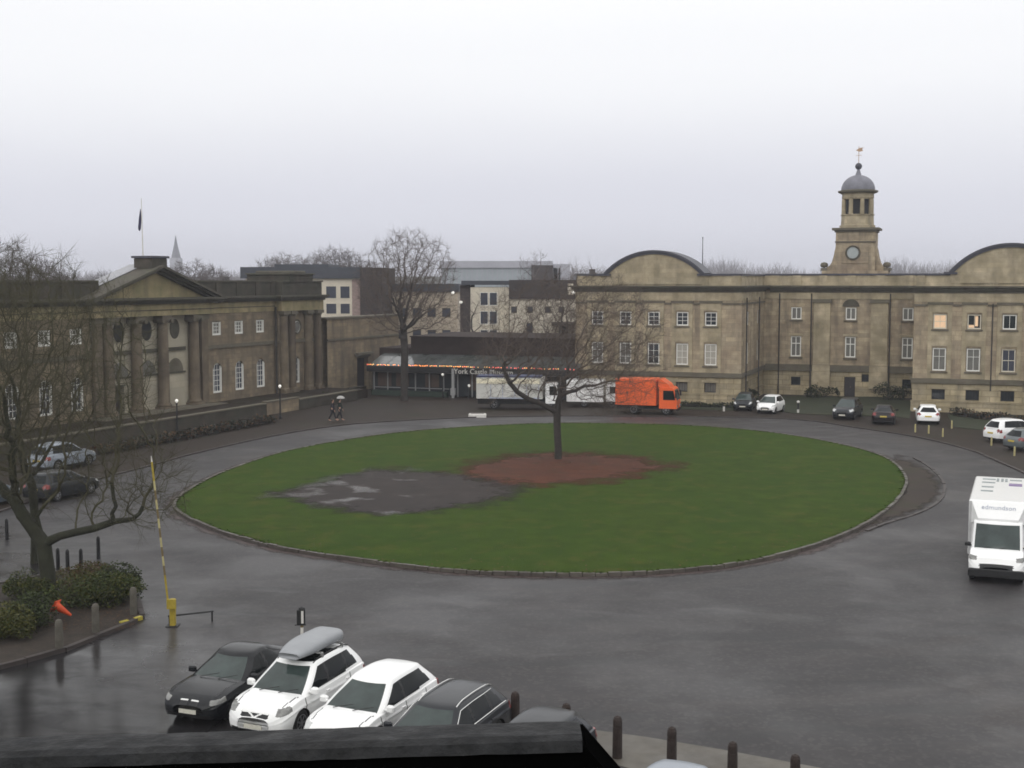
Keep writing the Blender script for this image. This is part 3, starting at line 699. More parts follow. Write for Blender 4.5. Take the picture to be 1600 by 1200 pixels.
# clock turret, one part with its own pieces
TX, TY = 8.62, CY + 3.6
tb = MB(); k0 = 12.0
tb.box(TX - 3.2, TX + 3.2, TY - 1.9, TY + 1.9, k0, 12.45); tb.box(TX - 1.92, TX + 1.92, TY - 1.7, TY + 1.7, 12.452, 16.3)
tb.box(TX - 1.3, TX + 1.3, TY - 1.78, TY - 1.704, 13.2, 15.2)
for s in (-1, 1):        # scrolled shoulders
    P = [(TX + s * 1.925, 12.452), (TX + s * 2.95, 12.452), (TX + s * 2.9, 12.75), (TX + s * 2.55, 12.95), (TX + s * 2.32, 13.3), (TX + s * 2.15, 13.9), (TX + s * 2.05, 14.5), (TX + s * 1.925, 14.9)]
    tb.prism_y(P if s < 0 else P[::-1], TY - 1.2, TY + 1.2)
T = tb.build('clock_turret', MS['stone'], DB)
mb = MB()
for s in (-1, 1):
    mb = MB(); mb.box(TX + s * 3.05 - .3, TX + s * 3.05 + .3, TY - 1.6, TY + 1.6, 12.452, 12.75); mb.lathe([(.05, 12.75), (.34, 12.85), (.4, 13.05), (.3, 13.25), (.05, 13.32)], (TX + s * 3.05, TY - 1.2, 0), 12); mb.build('turret_urn', MS['stone_band'], T)
mb = MB()
cornice(mb, TX - 1.92, TX + 1.92, TY - 1.7, TY + 1.7, [(16.302, 16.5, .12), (16.502, 16.72, .36), (12.1, 12.25, 1.3)][:2])
mb.box(TX - 1.98, TX + 1.98, TY - 1.82, TY - 1.705, 15.25, 15.4)
mb.build('turret_cornice', MS['stone_band'], T)
mb = MB(); n8 = 24
mb.lathe([(1.75, 16.722), (1.75, 17.0), (1.62, 17.05), (1.58, 17.95), (1.66, 18.0), (1.66, 18.1)], (TX, TY, 0), 8)
for i in range(8):
    t = math.pi / 8 * (2 * i + 1); mb.tube((TX + 1.42 * math.cos(t), TY + 1.42 * math.sin(t), 18.1), (TX + 1.42 * math.cos(t), TY + 1.42 * math.sin(t), 19.6), .22, .2, 10)
mb.lathe([(1.5, 19.602), (1.58, 19.75), (1.55, 20.1), (1.7, 20.2)], (TX, TY, 0), 16)
mb.build('lantern', MS['stone_trim'], T)
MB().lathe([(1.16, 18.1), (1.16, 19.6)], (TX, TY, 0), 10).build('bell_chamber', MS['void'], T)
mb = MB(); mb.lathe([(1.72, 20.202), (1.95, 20.3), (1.98, 20.45), (1.7, 20.52)], (TX, TY, 0), 24); mb.build('lantern_cornice', MS['stone_band'], T)
prof = [(1.66, 20.52)] + [(1.66 * math.cos(t), 20.55 + 1.5 * math.sin(t)) for t in np.linspace(0, 1.38, 12)] + [(.26, 22.15), (.18, 22.4), (.14, 22.6)]
MB().lathe(prof, (TX, TY, 0), 28).build('dome', MS['lead_dome'], T, True)
mb = MB(); mb.lathe([(.05, 22.58), (.25, 22.65), (.34, 22.85), (.34, 22.98), (.22, 23.18), (.05, 23.25)], (TX, TY, 0), 14); mb.build('finial_ball', MS['lead'], T, True)
mb = MB(); mb.tube((TX, TY, 23.2), (TX, TY, 24.9), .03); mb.box(TX - .3, TX + .3, TY - .012, TY + .012, 23.98, 24.02); mb.box(TX - .012, TX + .012, TY - .3, TY + .3, 23.98, 24.02)
mb.prism_y([(TX - .3, 24.5), (TX + .02, 24.35), (TX + .42, 24.42), (TX + .3, 24.6), (TX + .45, 24.78), (TX + .05, 24.72)], TY - .015, TY + .015); mb.build('weather_vane', MS['gold'], T)
cx = TX - .22
mb = MB(); mb.lathe([(.56, -.07), (.56, 0)], (cx, TY - 1.785, 14.24), 28, axis='y'); dl = mb.build('dial', MS['clock'], T)
mb = MB()
mb.lathe([(.57, -.13), (.72, -.13), (.74, -.02), (.57, -.02)], (cx, TY - 1.785, 14.24), 28, axis='y', caps=False)
mb.build('dial_surround', MS['stone_dark'], T)
# ================================================================== the columned building on the left
FB = thing('columned_building', 'brown stone building with a columned pediment front and white sash windows', 'building', (-26.278, 111.323, 0), R(67))
FX_L = [-23.1, -19.82, -16.55]; FX_R = [1.0, 4.33, 7.67]
w_, fl, pale, colm, dk, dark2 = MB(), MB(), MB(), MB(), MB(), MB()
def fem_wall(x0, x1, axes):
    h = []
    for x in axes: h += [(x - .66, x + .66, 1.62, 4.25), (x - .64, x + .64, 6.68, 7.9)]
    wall(w_, (0, 0, 0), (1, 0, 0), (0, 1, 0), x0, x1, 0.4, 8.62, h, 0.26)
    for x in axes:      # round heads of the lower windows: stone spandrels fill the corners of the opening
        for s in (-1, 1):
            P = [(x + s * .661, 4.252)] + [(x + s * .66 * math.cos(t), 3.60 + .65 * math.sin(t)) for t in np.linspace(0, math.pi / 2, 8)]
            w_.prism_y(P if s > 0 else P[::-1], .004, .2)
fem_wall(-25.9, -15.0, FX_L); fem_wall(-.5, 10.1, FX_R)
wall(w_, (0, -.35, 0), (1, 0, 0), (0, 1, 0), 10.1, 17.75, .4, 8.62, [(13.15 - .62, 13.15 + .62, 1.62, 4.2)], .26)
for s in (-1, 1):
    P = [(13.15 + s * .621, 4.202)] + [(13.15 + s * .62 * math.cos(t), 3.58 + .615 * math.sin(t)) for t in np.linspace(0, math.pi / 2, 8)]
    w_.prism_y(P if s > 0 else P[::-1], -.346, -.15)
wall(w_, (0, -.35, 0), (1, 0, 0), (0, 1, 0), -34.4, -25.9, .4, 8.62)
wall(w_, (10.1, -.35, 0), (0, 1, 0), (1, 0, 0), 0, .36, .4, 8.62); wall(w_, (-25.9, -.35, 0), (0, 1, 0), (-1, 0, 0), 0, .36, .4, 8.62)
wall(w_, (17.75, -.35, 0), (0, 1, 0), (-1, 0, 0), 0, 16, 0, 8.62); wall(w_, (-34.4, -.35, 0), (0, 1, 0), (1, 0, 0), 0, 16, 0, 8.62)
wall(w_, (0, 15.6, 0), (1, 0, 0), (0, -1, 0), -34.4, 17.75, 0, 10)
w_.build('wall', MS['fem'], FB)
# portico: pale wall set back behind four giant columns
PB = [-11.35, -7.95, -4.35]
hol = [(-11.35 - .5, -11.35 + .55, .9, 3.1)]
wall(pale, (0, .4, 0), (1, 0, 0), (0, 1, 0), -15.0, -.5, .4, 8.62, hol, .5)
wall(pale, (-15.0, 0, 0), (0, 1, 0), (-1, 0, 0), 0, .41, .4, 8.62); wall(pale, (-.5, 0, 0), (0, 1, 0), (1, 0, 0), 0, .41, .4, 8.62)
pale.build('portico_wall', MS['fem_pale'], FB)
mb = MB(); mb.box(-11.83, -10.87, .75, .81, .9, 3.05); d_ = mb.build('door', MS['door'], FB)
mb = MB()
for x in PB:
    mb.box(x - 1.25, x + 1.25, .27, .395, 3.72, 3.86)
    mb.box(x - 1.3, x + 1.3, .25, .395, 5.62, 5.92)
mb.box(-11.95, -10.75, .3, .396, 3.11, 3.25)
mb.build('portico_band', MS['stone_dark'], FB)
for k, x in enumerate(PB):
    P = [(x + 1.02 * math.cos(t), 3.87 + 1.12 * math.sin(t)) for t in np.linspace(0, math.pi, 17)]
    mb = MB(); mb.prism_y(P, .35, .394); f_ = mb.build('fanlight', MS['stone_band'] if k == 2 else MS['glass_dim'], FB)
    mb = MB()
    for i in range(1, 8):
        t = math.pi * i / 8; mb.box(-.02, 1.0, -.012, 0, -.02, .02, M=Matrix.Translation((x, .338, 3.87)) @ Matrix.Rotation(-t, 4, 'Y'))
    if k < 2: mb.build('glazing_bar', MS['stone_band'], f_)
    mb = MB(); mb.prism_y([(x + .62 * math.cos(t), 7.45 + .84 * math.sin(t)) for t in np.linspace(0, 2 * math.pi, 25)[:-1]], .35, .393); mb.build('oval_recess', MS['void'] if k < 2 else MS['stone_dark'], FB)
for x in (-13.05, -9.68, -6.38, -2.28):
    c = MB(); c.box(x - .68, x + .68, -.62, .62, .82, 1.1); c.lathe([(.62, 1.1), (.66, 1.2), (.56, 1.32), (.48, 1.4), (.47, 4.0), (.41, 8.05)], (x, 0, 0), 20)
    c.build('column', MS['fem_col'], FB, True)
    c = MB(); c.lathe([(.46, 8.05), (.52, 8.12), (.6, 8.3)], (x, 0, 0), 20); c.box(x - .68, x + .68, -.55, .55, 8.301, 8.60)
    for s in (-1, 1): c.lathe([(.2, -.6), (.2, .6)], (x + s * .56, 0, 8.2), 10, axis='y')
    c.build('capital', MS['stone_band'], FB)
pl = MB()
for x in (-14.45, -1.1, -24.0 - 1.9 + .4): pl.box(x - .45, x + .45, -.3, -.004, 1.0, 8.61)
for x in (10.75, 12.05, 14.95, 16.75):
    pl.lathe([(.52, 1.1), (.52, 1.25), (.44, 1.35), (.44, 4), (.39, 8.1)], (x, -.55, 0), 16); pl.box(x - .55, x + .55, -1.05, -.354, .82, 1.1)
for x in (-32.9, -31.5, -28.4, -27.0): pl.lathe([(.46, 1.0), (.44, 4), (.39, 8.1)], (x, -.72, 0), 12)
pl.build_split('pilaster', MS['fem_col'], FB, [-32.2, -30, -27.7, -26.4, -20, -7, 5, 11.4, 13.5, 15.85])
cp = MB()
for x in (10.75, 12.05, 14.95, 16.75): cp.lathe([(.4, 8.1), (.5, 8.3)], (x, -.55, 0), 16); cp.box(x - .56, x + .56, -1.0, -.354, 8.302, 8.61)
for x in (-14.45, -1.1): cp.box(x - .52, x + .52, -.38, -.304, 8.2, 8.6)
cp.build_split('capital', MS['stone_band'], FB, [-7, 5, 11.4, 13.5, 15.85])
# bands, frieze, cornice, parapet
bd = MB()
bd.box(-25.9, -15.0, -.14, -.004, 5.55, 5.86); bd.box(-.5, 10.09, -.14, -.004, 5.55, 5.86); bd.box(10.1, 17.7, -.48, -.354, 5.55, 5.86)
bd.box(17.754, 17.85, -.3, 15.5, 5.55, 5.86)
bd.build_split('string_course', MS['stone_band'], FB, [-15, -.6, 10.095, 17.75])
fl.box(-25.9, -15.3, -.06, 6, 8.622, 9.58); fl.box(-15.3, -.2, -.62, 6, 8.622, 9.58); fl.box(-.2, 10.0, -.06, 6, 8.622, 9.58); fl.box(10.0, 17.45, -.85, 15.5, 8.622, 9.58); fl.box(-34.4, -25.9, -1.1, 15.5, 8.622, 9.58)
fl.build_split('frieze', MS['fem_light'], FB, [-25.9, -15.3, -.2, 10.0])
dk.box(-25.9, -15.3, -.1, .2, 9.06, 9.12); dk.box(-.2, 10.0, -.1, .2, 9.06, 9.12); dk.box(-15.3, -.2, -.68, .2, 9.06, 9.12)
for z0, z1, p in ((9.582, 9.76, .25), (9.762, 9.92, .5), (9.922, 10.1, .75)):
    dk.box(-25.4, -15.3 - p, -.06 - p, 5, z0, z1); dk.box(-15.3 - p, -.2 + p, -.62 - p, 5, z0, z1 - .003); dk.box(-.2 + p, 10.0 - p, -.06 - p, 5, z0, z1); dk.box(10.0 - p, 17.45 + p * .6, -.85 - p * .6, 15.5 + p, z0, z1 - .002); dk.box(-34.4 - p, -25.9 + p, -1.1 - p, 15.5, z0, z1 - .002)
dk.build('cornice', MS['stone_dark'], FB)
pp = MB(); pp.box(-25.5, -13.8, .1, 5, 10.104, 11.36); pp.box(-1.6, 10.4, .1, 5, 10.104, 11.36); pp.box(10.4, 17.4, -.7, 15, 10.102, 11.34); pp.box(-34.2, -25.5, -.9, 15, 10.102, 11.34)
for x in (1.5, 4.5, 7.5, 10.0, -17.5, -20.5, -23.5): pp.box(x - .4, x + .4, .02, .096, 10.106, 11.34)
pp.box(11.5, 15.6, -.8, 4, 11.342, 12.05)
pq = MB(); pq.box(-25.6, -13.9, .0, 5, 11.362, 11.5); pq.box(-1.5, 10.45, .0, 5, 11.362, 11.5); pq.box(10.35, 11.45, -.8, 15, 11.345, 11.48); pq.box(15.65, 17.5, -.8, 15, 11.345, 11.48); pq.box(-34.3, -25.6, -1.0, 15, 11.345, 11.48)
pq.box(11.3, 15.8, -.95, 4.1, 12.052, 12.18); pq.bbox(12.5, 14.6, -.7, 3.8, 12.182, 12.42, .1)
pp.build_split('parapet', MS['fem_dark'], FB, [-25.5, -7, 10.4]); pq.build_split('parapet_coping', MS['stone_dark'], FB, [-25.6, -7, 10.4])
# pediment
mb = MB(); mb.prism_y([(-14.6, 10.102), (-.9, 10.102), (-7.75, 12.25)], -.3, 2.0); mb.build('pediment', MS['fem_light'], FB)
rk = MB()
for s in (-1, 1):
    ax, ex = -7.75, -7.75 + s * 8.45; az_, ez = 12.72, 10.08
    d = Vector((ex - ax, 0, ez - az_)).normalized(); nrm = Vector((-d.z, 0, d.x)) * (1 if s > 0 else -1)
    def P(x, k): t = (x - ax) / (ex - ax); return (x, az_ + (ez - az_) * t - k)
    for (k0, k1, p) in ((0.0, .2, 1.35), (.202, .38, 1.05), (.382, .55, .7)):
        q = [P(ax, k0), P(ex, k0), P(ex, k1), P(ax, k1)]
        rk.prism_y(q if s < 0 else q[::-1], -p, 2.1)
rk.build('raking_cornice', MS['stone_dark'], FB)
rf = MB()
for s in (-1, 1):
    q = [(-7.75, 12.80), (-7.75 + s * 8.2, 10.26), (-7.75 + s * 8.2, 10.22), (-7.75, 12.74)]
    rf.prism_y(q if s < 0 else q[::-1], .6, 2.1)
rf.build('pediment_roof', MS['lead_pale'], FB)
mb = MB(); mb.bbox(-8.72, -6.74, -.9, .9, 12.3, 13.28, .05); ck = mb.build('apex_block', MS['fem_dark'], FB)
mb = MB(); mb.box(-8.85, -6.61, -1.02, 1.02, 13.282, 13.46); mb.build('apex_cap', MS['lead'], ck)
rf = MB(); rf.prism_y([(-33, 10.2), (17.0, 10.2), (14, 11.3), (-29, 11.3)], 5.2, 15.2); rf.build('roof', MS['slate'], FB)
for x in FX_L + FX_R:
    window(FB, x, 1.64, 4.22, 1.28, .0, 3, [.2, .4, .6, .8], MS['white'], MS['glass_blue'], fr=.12, bar=.045, recess=.16, fd=.12)
    window(FB, x, 6.70, 7.86, 1.24, .0, 3, 3, MS['white'], MS['glass_dim'], fr=.13, bar=.045, recess=.16, fd=.12)
window(FB, 13.15, 1.64, 4.17, 1.2, -.35, 2, [.25, .5, .75], MS['white'], MS['glass_blue'], fr=.13, bar=.05, recess=.16, fd=.12)
mb = MB(); mb.lathe([(.55, 0), (.55, .08), (.72, .08), (.72, 0)], (13.25, -.45, 7.05), 26, axis='y', caps=False); rw = mb.build('round_window', MS['stone_band'], FB)
mb = MB(); mb.lathe([(.56, 0), (.56, .03)], (13.25, -.40, 7.05), 24, axis='y'); mb.build('pane', MS['glass_dim'], rw)
mb = MB(); mb.lathe([(.50, 0), (.50, .04), (.555, .04), (.555, 0)], (13.25, -.452, 7.05), 24, axis='y', caps=False); mb.build('frame', MS['white'], rw)
for x, y in ((9.9, -.25), (17.4, -.45)): MB().tube((x, y, .8), (x, y, 9.0), .09, n=8).build('drainpipe', MS['pipe'], FB)

# terrace in front of it
mb = MB(); mb.box(-38, 17.7, -5.6, -1.4, 0, .84); mb.box(-38, 17.7, -1.4, 16, 0, .845)
o = mb.build('terrace', M_APRON); o.location = FB.location; o.rotation_euler = FB.rotation_euler; struct(o)
TW = thing('retaining_wall', 'low stone retaining wall along the terrace below the columned front', 'wall', FB.location, R(67))
mb = MB(); mb.box(-38, -.4, -6.0, -5.61, 0, .98); mb.build('mossy_stretch', MS['fem_dark'], TW)
mb = MB(); mb.box(-.4, 4.6, -6.02, -5.61, 0, 1.1); mb.build('clean_stretch', MS['link'], TW)
mb = MB(); mb.box(4.6, 15.0, -6.0, -5.61, 0, .9); mb.build('mossy_stretch', MS['fem_dark'], TW)
mb = MB(); mb.box(-38, -.46, -6.08, -5.53, .982, 1.08); mb.box(4.66, 15.0, -6.08, -5.53, .902, 1.0); mb.box(-.45, 4.65, -6.1, -5.52, 1.102, 1.2); mb.build('coping', MS['stone_band'], TW)
stp = thing('portico_steps', 'wide stone steps leading up to the columned front', 'steps', FB.location, R(67))
mb = MB()
mb.box(-15.6, .1, -1.75, -1.31, .83, .88); mb.box(-15.4, -.1, -1.3, .62, .83, .93); mb.build('tread', MS['stone_band'], stp)

# ================================================================== plain screen wall with a doorway, and the glazed museum entrance
LK = thing('screen_wall', 'plain yellowish stone wall with a tall dark doorway beside the entrance', 'wall', FB.location, R(67))
LY = -1.0
mb = MB(); wall(mb, (0, LY, 0), (1, 0, 0), (0, 1, 0), 17.8, 32.6, 0, 7.6, [(23.7, 26.05, 0, 3.45)], .7); mb.box(17.8, 32.6, LY + .72, LY + 1.4, 0, 7.55); mb.box(32.55, 32.9, LY, LY + 1.4, 0, 7.5); mb.build('wall', MS['link'], LK)
mb = MB(); mb.box(17.8, 32.8, LY - .12, LY - .004, 5.45, 5.65); mb.box(17.8, 33.0, LY - .12, LY + 1.5, 7.602, 7.8); mb.box(23.2, 26.6, LY - .35, LY - .004, 3.75, 4.0); mb.box(23.4, 26.4, LY - .12, LY - .005, 3.52, 3.745); mb.build('string_course', MS['stone_band'], LK)
mb = MB(); mb.box(23.72, 26.03, LY + .5, LY + .6, 0, 3.48); mb.build('door', MS['door'], LK)
mb = MB(); mb.box(18.5, 24, LY - .9, LY - .2, 0, .55); mb.build('planter_ledge', MS['fem_dark'], LK)

EN = thing('entrance_pavilion', 'low dark glazed museum entrance under a wide brown flat roof', 'building', (-14.2, 129.0, 0), R(-20))
EL = 21.9
def ebox(x0, x1, y0, y1, z0, z1): return MB().box(x0, x1, y0, y1, z0, z1)
M_BROWN = mat('brown_roof_cladding', (0.04, 0.03, 0.027), 0.85, 0.25, 1.2, spec=0.1, tint=(0.035, 0.024, 0.024), tscale=0.5)
M_EGLASS = mat('sloping_canopy_glass', (0.10, 0.105, 0.105), 0.15, 0.4, 0.9, tint=(0.05, 0.058, 0.05), tscale=0.35, tamt=0.9)
M_ALU = mat('grey_aluminium', (0.28, 0.28, 0.28), 0.45, 0.1, 3)
M_EINT = mat('dim_shop_interior', (0.05, 0.032, 0.024), 0.6, 0.5, 0.9, tint=(0.075, 0.042, 0.026), tscale=0.6, tamt=0.8)
mb = MB(); mb.box(3.2, EL + .4, 2.6, 14, 4.05, 5.75); mb.box(-.5, 3.2, 2.9, 14, 3.6, 4.6); mb.build('flat_roof', M_BROWN, EN)
mb = MB(); mb.box(3.1, EL + .45, 2.5, 14.1, 5.752, 5.86); mb.build('roof_edge', M_BROWN, EN)
mb = MB()
for i in range(12):
    x0 = .1 + i * EL / 12; x1 = x0 + EL / 12 - .06
    mb.add([(x0, -.9, 3.02), (x1, -.9, 3.02), (x1, 2.55, 4.02), (x0, 2.55, 4.02), (x0, -.9, 2.98), (x1, -.9, 2.98), (x1, 2.55, 3.98), (x0, 2.55, 3.98)], [(0, 1, 2, 3), (7, 6, 5, 4), (0, 4, 5, 1), (1, 5, 6, 2), (2, 6, 7, 3), (3, 7, 4, 0)])
mb.build('canopy_glass', M_EGLASS, EN)
mb = MB(); mb.box(0, EL, -1.1, -.91, 2.42, 2.96); mb.build('fascia', MS['black'], EN)
mb = MB()
for x in np.linspace(.3, EL - .3, 15): mb.box(x - .05, x + .05, -.06, .06, 0, 2.9)
mb.box(0, EL, -.05, .05, 2.3, 2.42); mb.box(0.35, 8.5, -.05, .05, 0.75, .82); mb.build('mullion', M_ALU, EN)
mb = MB(); mb.box(.1, EL - .1, .07, .1, .1, 2.3); mb.build('shopfront_glass', MS['glass'], EN)
mb = MB(); mb.box(.4, 8.6, -.9, -.3, 0, .55); mb.build('planter', mat('green_planter_paint', (0.018, 0.032, 0.022), 0.6), EN)
for x0, x1, a, b in ((.7, 2.2, .9, 2.2), (2.7, 4.1, .9, 2.2), (5.9, 7.4, .9, 2.2), (10.7, 13.2, .7, 2.25)): MB().box(x0, x1, .04, .066, a, b).build('window_display', M_EINT, EN)
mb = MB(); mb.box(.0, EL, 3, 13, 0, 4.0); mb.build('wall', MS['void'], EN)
mb = MB(); mb.box(9.3, 9.55, -1.3, -1.05, 0, 2.9); mb.box(9.2, 9.65, -1.35, -1.0, 0.3, 1.0); mb.build('post', M_ALU, EN); MB().box(13.3, 13.5, -1.3, -1.1, 0, 2.9).build('post', M_ALU, EN)
# lettering along the fascia
def text_mesh(s, size, m, parent, loc, rot, ext=.02, name='lettering', align='LEFT'):
    cu = bpy.data.curves.new(name, 'FONT'); cu.body = s; cu.size = size; cu.extrude = ext; cu.resolution_u = 2; cu.align_x = align
    t = bpy.data.objects.new(name, cu); COL.objects.link(t)
    dg = bpy.context.evaluated_depsgraph_get(); dg.update(); me = bpy.data.meshes.new_from_object(t.evaluated_get(dg))
    bpy.data.objects.remove(t); me.materials.clear(); me.materials.append(m)
    o = bpy.data.objects.new(name, me); COL.objects.link(o); o.parent = parent; o.location = loc; o.rotation_euler = rot; return o
M_LET = mat('pale_sign_lettering', (0.62, 0.6, 0.55), 0.5, 0.08, 3)
sg = thing('fascia_sign', 'pale lettered sign board fixed along the dark entrance fascia', 'sign', EN.location, R(-20))
MB().box(9.4, 15.9, -1.16, -1.12, 2.36, 2.96).build('board', MS['black'], sg)
text_mesh('York Castle Museum', .72, M_LET, sg, (9.5, -1.19, 2.43), (R(90), 0, 0))
# strings of coloured bulbs along the eave
M_BULB = [mat('orange_bulb_light', (0.9, 0.4, 0.1), 0.4, emit=(1.0, 0.28, 0.06), estr=2.6), mat('yellow_bulb_light', (0.9, 0.6, 0.2), 0.4, emit=(1.0, 0.55, 0.16), estr=1.9), mat('red_bulb_light', (0.9, 0.2, 0.15), 0.4, emit=(1.0, 0.14, 0.1), estr=2.2)]
rr = random.Random(11)
lt = thing('string_light', 'string of small orange and red bulbs along the eave of the glazed entrance', 'string lights', EN.location, R(-20))
mbs = [MB(), MB(), MB()]; wire = MB(); pts = []
x = .05
while x < EL - .2:
    z = 3.10 + rr.uniform(-.03, .04); pts.append((x, -1.02, z + .07)); fr_ = x / EL
    dens = .25 if fr_ < .55 else (.55 if fr_ < .8 else .75)
    if rr.random() > dens * .55:
        k = rr.choices([0, 1, 2], [5, 2, 1] if fr_ < .3 else [3, 4, 1] if fr_ < .6 else [2, 1, 4])[0]
        mbs[k].lathe([(.01, -.05), (.045, -.02), (.045, .02), (.01, .05)], (x, -1.02, z), 6)
    x += rr.uniform(.13, .26)
wire.path(pts, .012, 4); wr = wire.build('wire', MS['black'], lt)
for k in range(3): mbs[k].build('bulb', M_BULB[k], lt)
# a lit globe at the doorway
M_GLOBE = mat('white_lamp_globe', (0.9, 0.88, 0.82), 0.3, 0.02, emit=(1.0, 0.95, 0.88), estr=0.35)

# ================================================================== background blocks
M_CREAM = mat('cream_render', (0.62, 0.565, 0.46), 0.85, 0.12, 0.8, tint=(0.50, 0.45, 0.37), tscale=0.3)
M_BRICK = mat('dark_red_brick', (0.045, 0.035, 0.034), 0.85, 0.25, 1.5, brick=(0.5, 0.2, 0.02, 0.6))
M_PALEBR = mat('buff_brick', (0.50, 0.43, 0.34), 0.85, 0.15, 0.9, brick=(0.5, 0.2, 0.02, 0.5), tint=(0.38, 0.32, 0.25), tscale=0.3)
M_DROOF = mat('dark_standing_seam_roof', (0.042, 0.046, 0.058), 0.6, 0.2, 0.7)
M_BROOF = mat('brown_black_roof', (0.035, 0.027, 0.027), 0.7, 0.25, 0.7)
M_FARG = mat('haze_paled_green_glass', (0.34, 0.38, 0.40), 0.4, 0.12, 0.3)  # glass colour paled towards grey, distance haze put into the colour
M_FARW = mat('pale_grey_cladding', (0.38, 0.38, 0.42), 0.6, 0.1, 0.3)
def block_windows(root, cells, y, pane=MS['glass_blue'], frame=MS['white'], cols=1):
    for (x0, x1, z0, z1) in cells: window(root, (x0 + x1) / 2, z0, z1, x1 - x0, y - .075, cols, 1, frame, pane, fr=.07, bar=.06, recess=.0)
# hotel block behind the screen wall
H1 = thing('apartment_block', 'modern block with a long dark roof and cream window bays behind the columned building', 'building', (-36.3, 175, 0), R(-3))
mb = MB(); mb.box(0, 15.8, 0, 12, 0, 11.75); mb.build('wall', M_CREAM, H1)
mb = MB(); mb.box(15.81, 18.8, -.6, 12, 0, 13.2); mb.build('brick_end', M_BRICK, H1)
mb = MB(); mb.box(-.6, 15.8, -.5, 12.5, 11.76, 13.3); mb.box(3.5, 11, 2, 10, 13.3, 13.7); mb.build('roof', M_DROOF, H1)
block_windows(H1, [(11.0, 12.5, 9.0, 10.75), (12.95, 14.35, 9.0, 10.75), (11.0, 12.5, 6.9, 8.4), (12.95, 14.35, 6.9, 8.4), (11.0, 12.5, 4.8, 6.3), (12.95, 14.35, 4.8, 6.3)], 0, frame=MS['cream'])
mb = MB(); mb.box(14.6, 15.7, -.06, -.003, 4, 11.6); mb.build('pink_panel', mat('pinkish_render', (0.27, 0.20, 0.18), .8), H1)
# long buff wing seen through the tall tree
H2 = thing('buff_wing', 'buff brick wing behind the tall bare tree', 'building', (-17.0, 182, 0), R(-2))
mb = MB(); mb.box(0, 9.3, 0, 10, 0, 9.9); mb.build('wall', M_PALEBR, H2)
mb = MB(); mb.box(-.3, 9.5, -.4, 10, 9.91, 11.0); mb.build('roof', M_DROOF, H2)
block_windows(H2, [(.8 + i * 2.1, 2.0 + i * 2.1, z, z + 1.3) for i in range(4) for z in (3.2, 6.3)], 0, frame=MS['stone_band'])
# cream stair block with three pairs of windows
H3 = thing('cream_block', 'cream rendered block with three rows of paired windows', 'building', (-6.7, 165, 0), R(-2))
mb = MB(); mb.box(1.36, 6.3, 0, 9, 0, 10.6); mb.build('wall', M_CREAM, H3)
mb = MB(); mb.box(0, 1.35, .3, 9, 0, 10.9); mb.build('brick_strip', M_BRICK, H3)
mb = MB(); mb.box(0.2, 6.45, -.3, 9.3, 10.91, 11.45); mb.build('roof', M_DROOF, H3)
block_windows(H3, [(x, x + 1.05, z, z + 1.72) for x in (2.6, 3.78) for z in (8.25, 5.85, 3.45)], 0)
H4 = thing('terrace_block', 'cream block with a deep dark roof and a row of tiny square windows', 'building', (-.4, 160, 0), R(-3))
mb = MB(); mb.box(.1, 9.4, 0, 9, 0, 9.2); mb.build('wall', M_CREAM, H4)
mb = MB(); mb.box(.05, 9.5, -.3, 9.2, 9.21, 11.55); mb.build('roof', M_BROOF, H4)
mb = MB(); mb.box(7.35, 8.05, -.42, -.305, 9.7, 11.1); mb.build('dormer', M_CREAM, H4)
block_windows(H4, [(x, x + .72, 7.45, 8.25) for x in (.3, 2.3, 4.5, 6.2)], 0, frame=MS['stone_dark'])
block_windows(H4, [(x, x + .8, 4.6, 6.2) for x in (2.2, 6.6)], 0, frame=MS['stone_dark'])
mb = MB(); mb.box(5.4, 8.9, -3.2, -.01, 6.0, 6.35); mb.build('porch_roof', M_BROOF, H4)
H5 = thing('glass_office', 'far pale glass office building with a flat plant deck on top', 'building', (-16.5, 300, 0), R(0))
mb = MB(); mb.box(0, 27.8, 0, 20, 0, 14.4); mb.build('glass_wall', M_FARG, H5)
mb = MB()
for i in range(24): mb.box(i * 1.18, i * 1.18 + .22, -.25, -.01, 4, 14.35)
mb.build('fin', M_FARW, H5)
mb = MB(); mb.box(-.4, 26, -.5, 20, 14.41, 16.0); mb.box(26, 30, 0, 14, 9, 15.3); mb.build('plant_deck', M_FARW, H5)
mb = MB(); mb.box(21, 26, -3, -.4, 8, 15.0); mb.build('brick_core', M_BRICK, H5)
for (x0, x1, d, zt, lab) in ((12.5, 24, 260, 12.9, 'low grey far roof left of the arched gable'), (-60, -44, 240, 11.3, 'low far roof with a red brick gable behind the pediment')):
    h = thing('far_house', lab, 'house', (x0, d, 0)); w2 = x1 - x0
    mb = MB(); mb.box(0, w2, 0, 10, 0, zt - 2.5); mb.build('wall', M_BRICK if x0 < 0 else M_FARW, h)
    mb = MB(); mb.add([(-.4, -.4, zt - 2.5), (w2 + .4, -.4, zt - 2.5), (w2 + .4, 10.4, zt - 2.5), (-.4, 10.4, zt - 2.5), (.5, 5, zt), (w2 - .5, 5, zt)], [(0, 1, 5, 4), (1, 2, 5), (2, 3, 4, 5), (3, 0, 4), (3, 2, 1, 0)]); mb.build('roof', MS['slate'], h)
    mb = MB(); mb.box(w2 * .3, w2 * .3 + 1.2, 4.4, 5.6, zt - 1, zt + .9); mb.build('chimney', M_BRICK, h)
sp = thing('church_spire', 'thin grey church spire far off beyond the trees', 'church', (-209, 800, 0)); sp.scale = (1.45, 1.45, 1.30)
mb = MB(); mb.box(-2.2, 2.2, -2.2, 2.2, 0, 19.5); mb.build('tower', M_FARW, sp)
mb = MB(); mb.lathe([(2.1, 19.5), (.9, 25), (.05, 30.5)], (0, 0, 0), 8); mb.build('spire', MS['lead_dome'], sp)
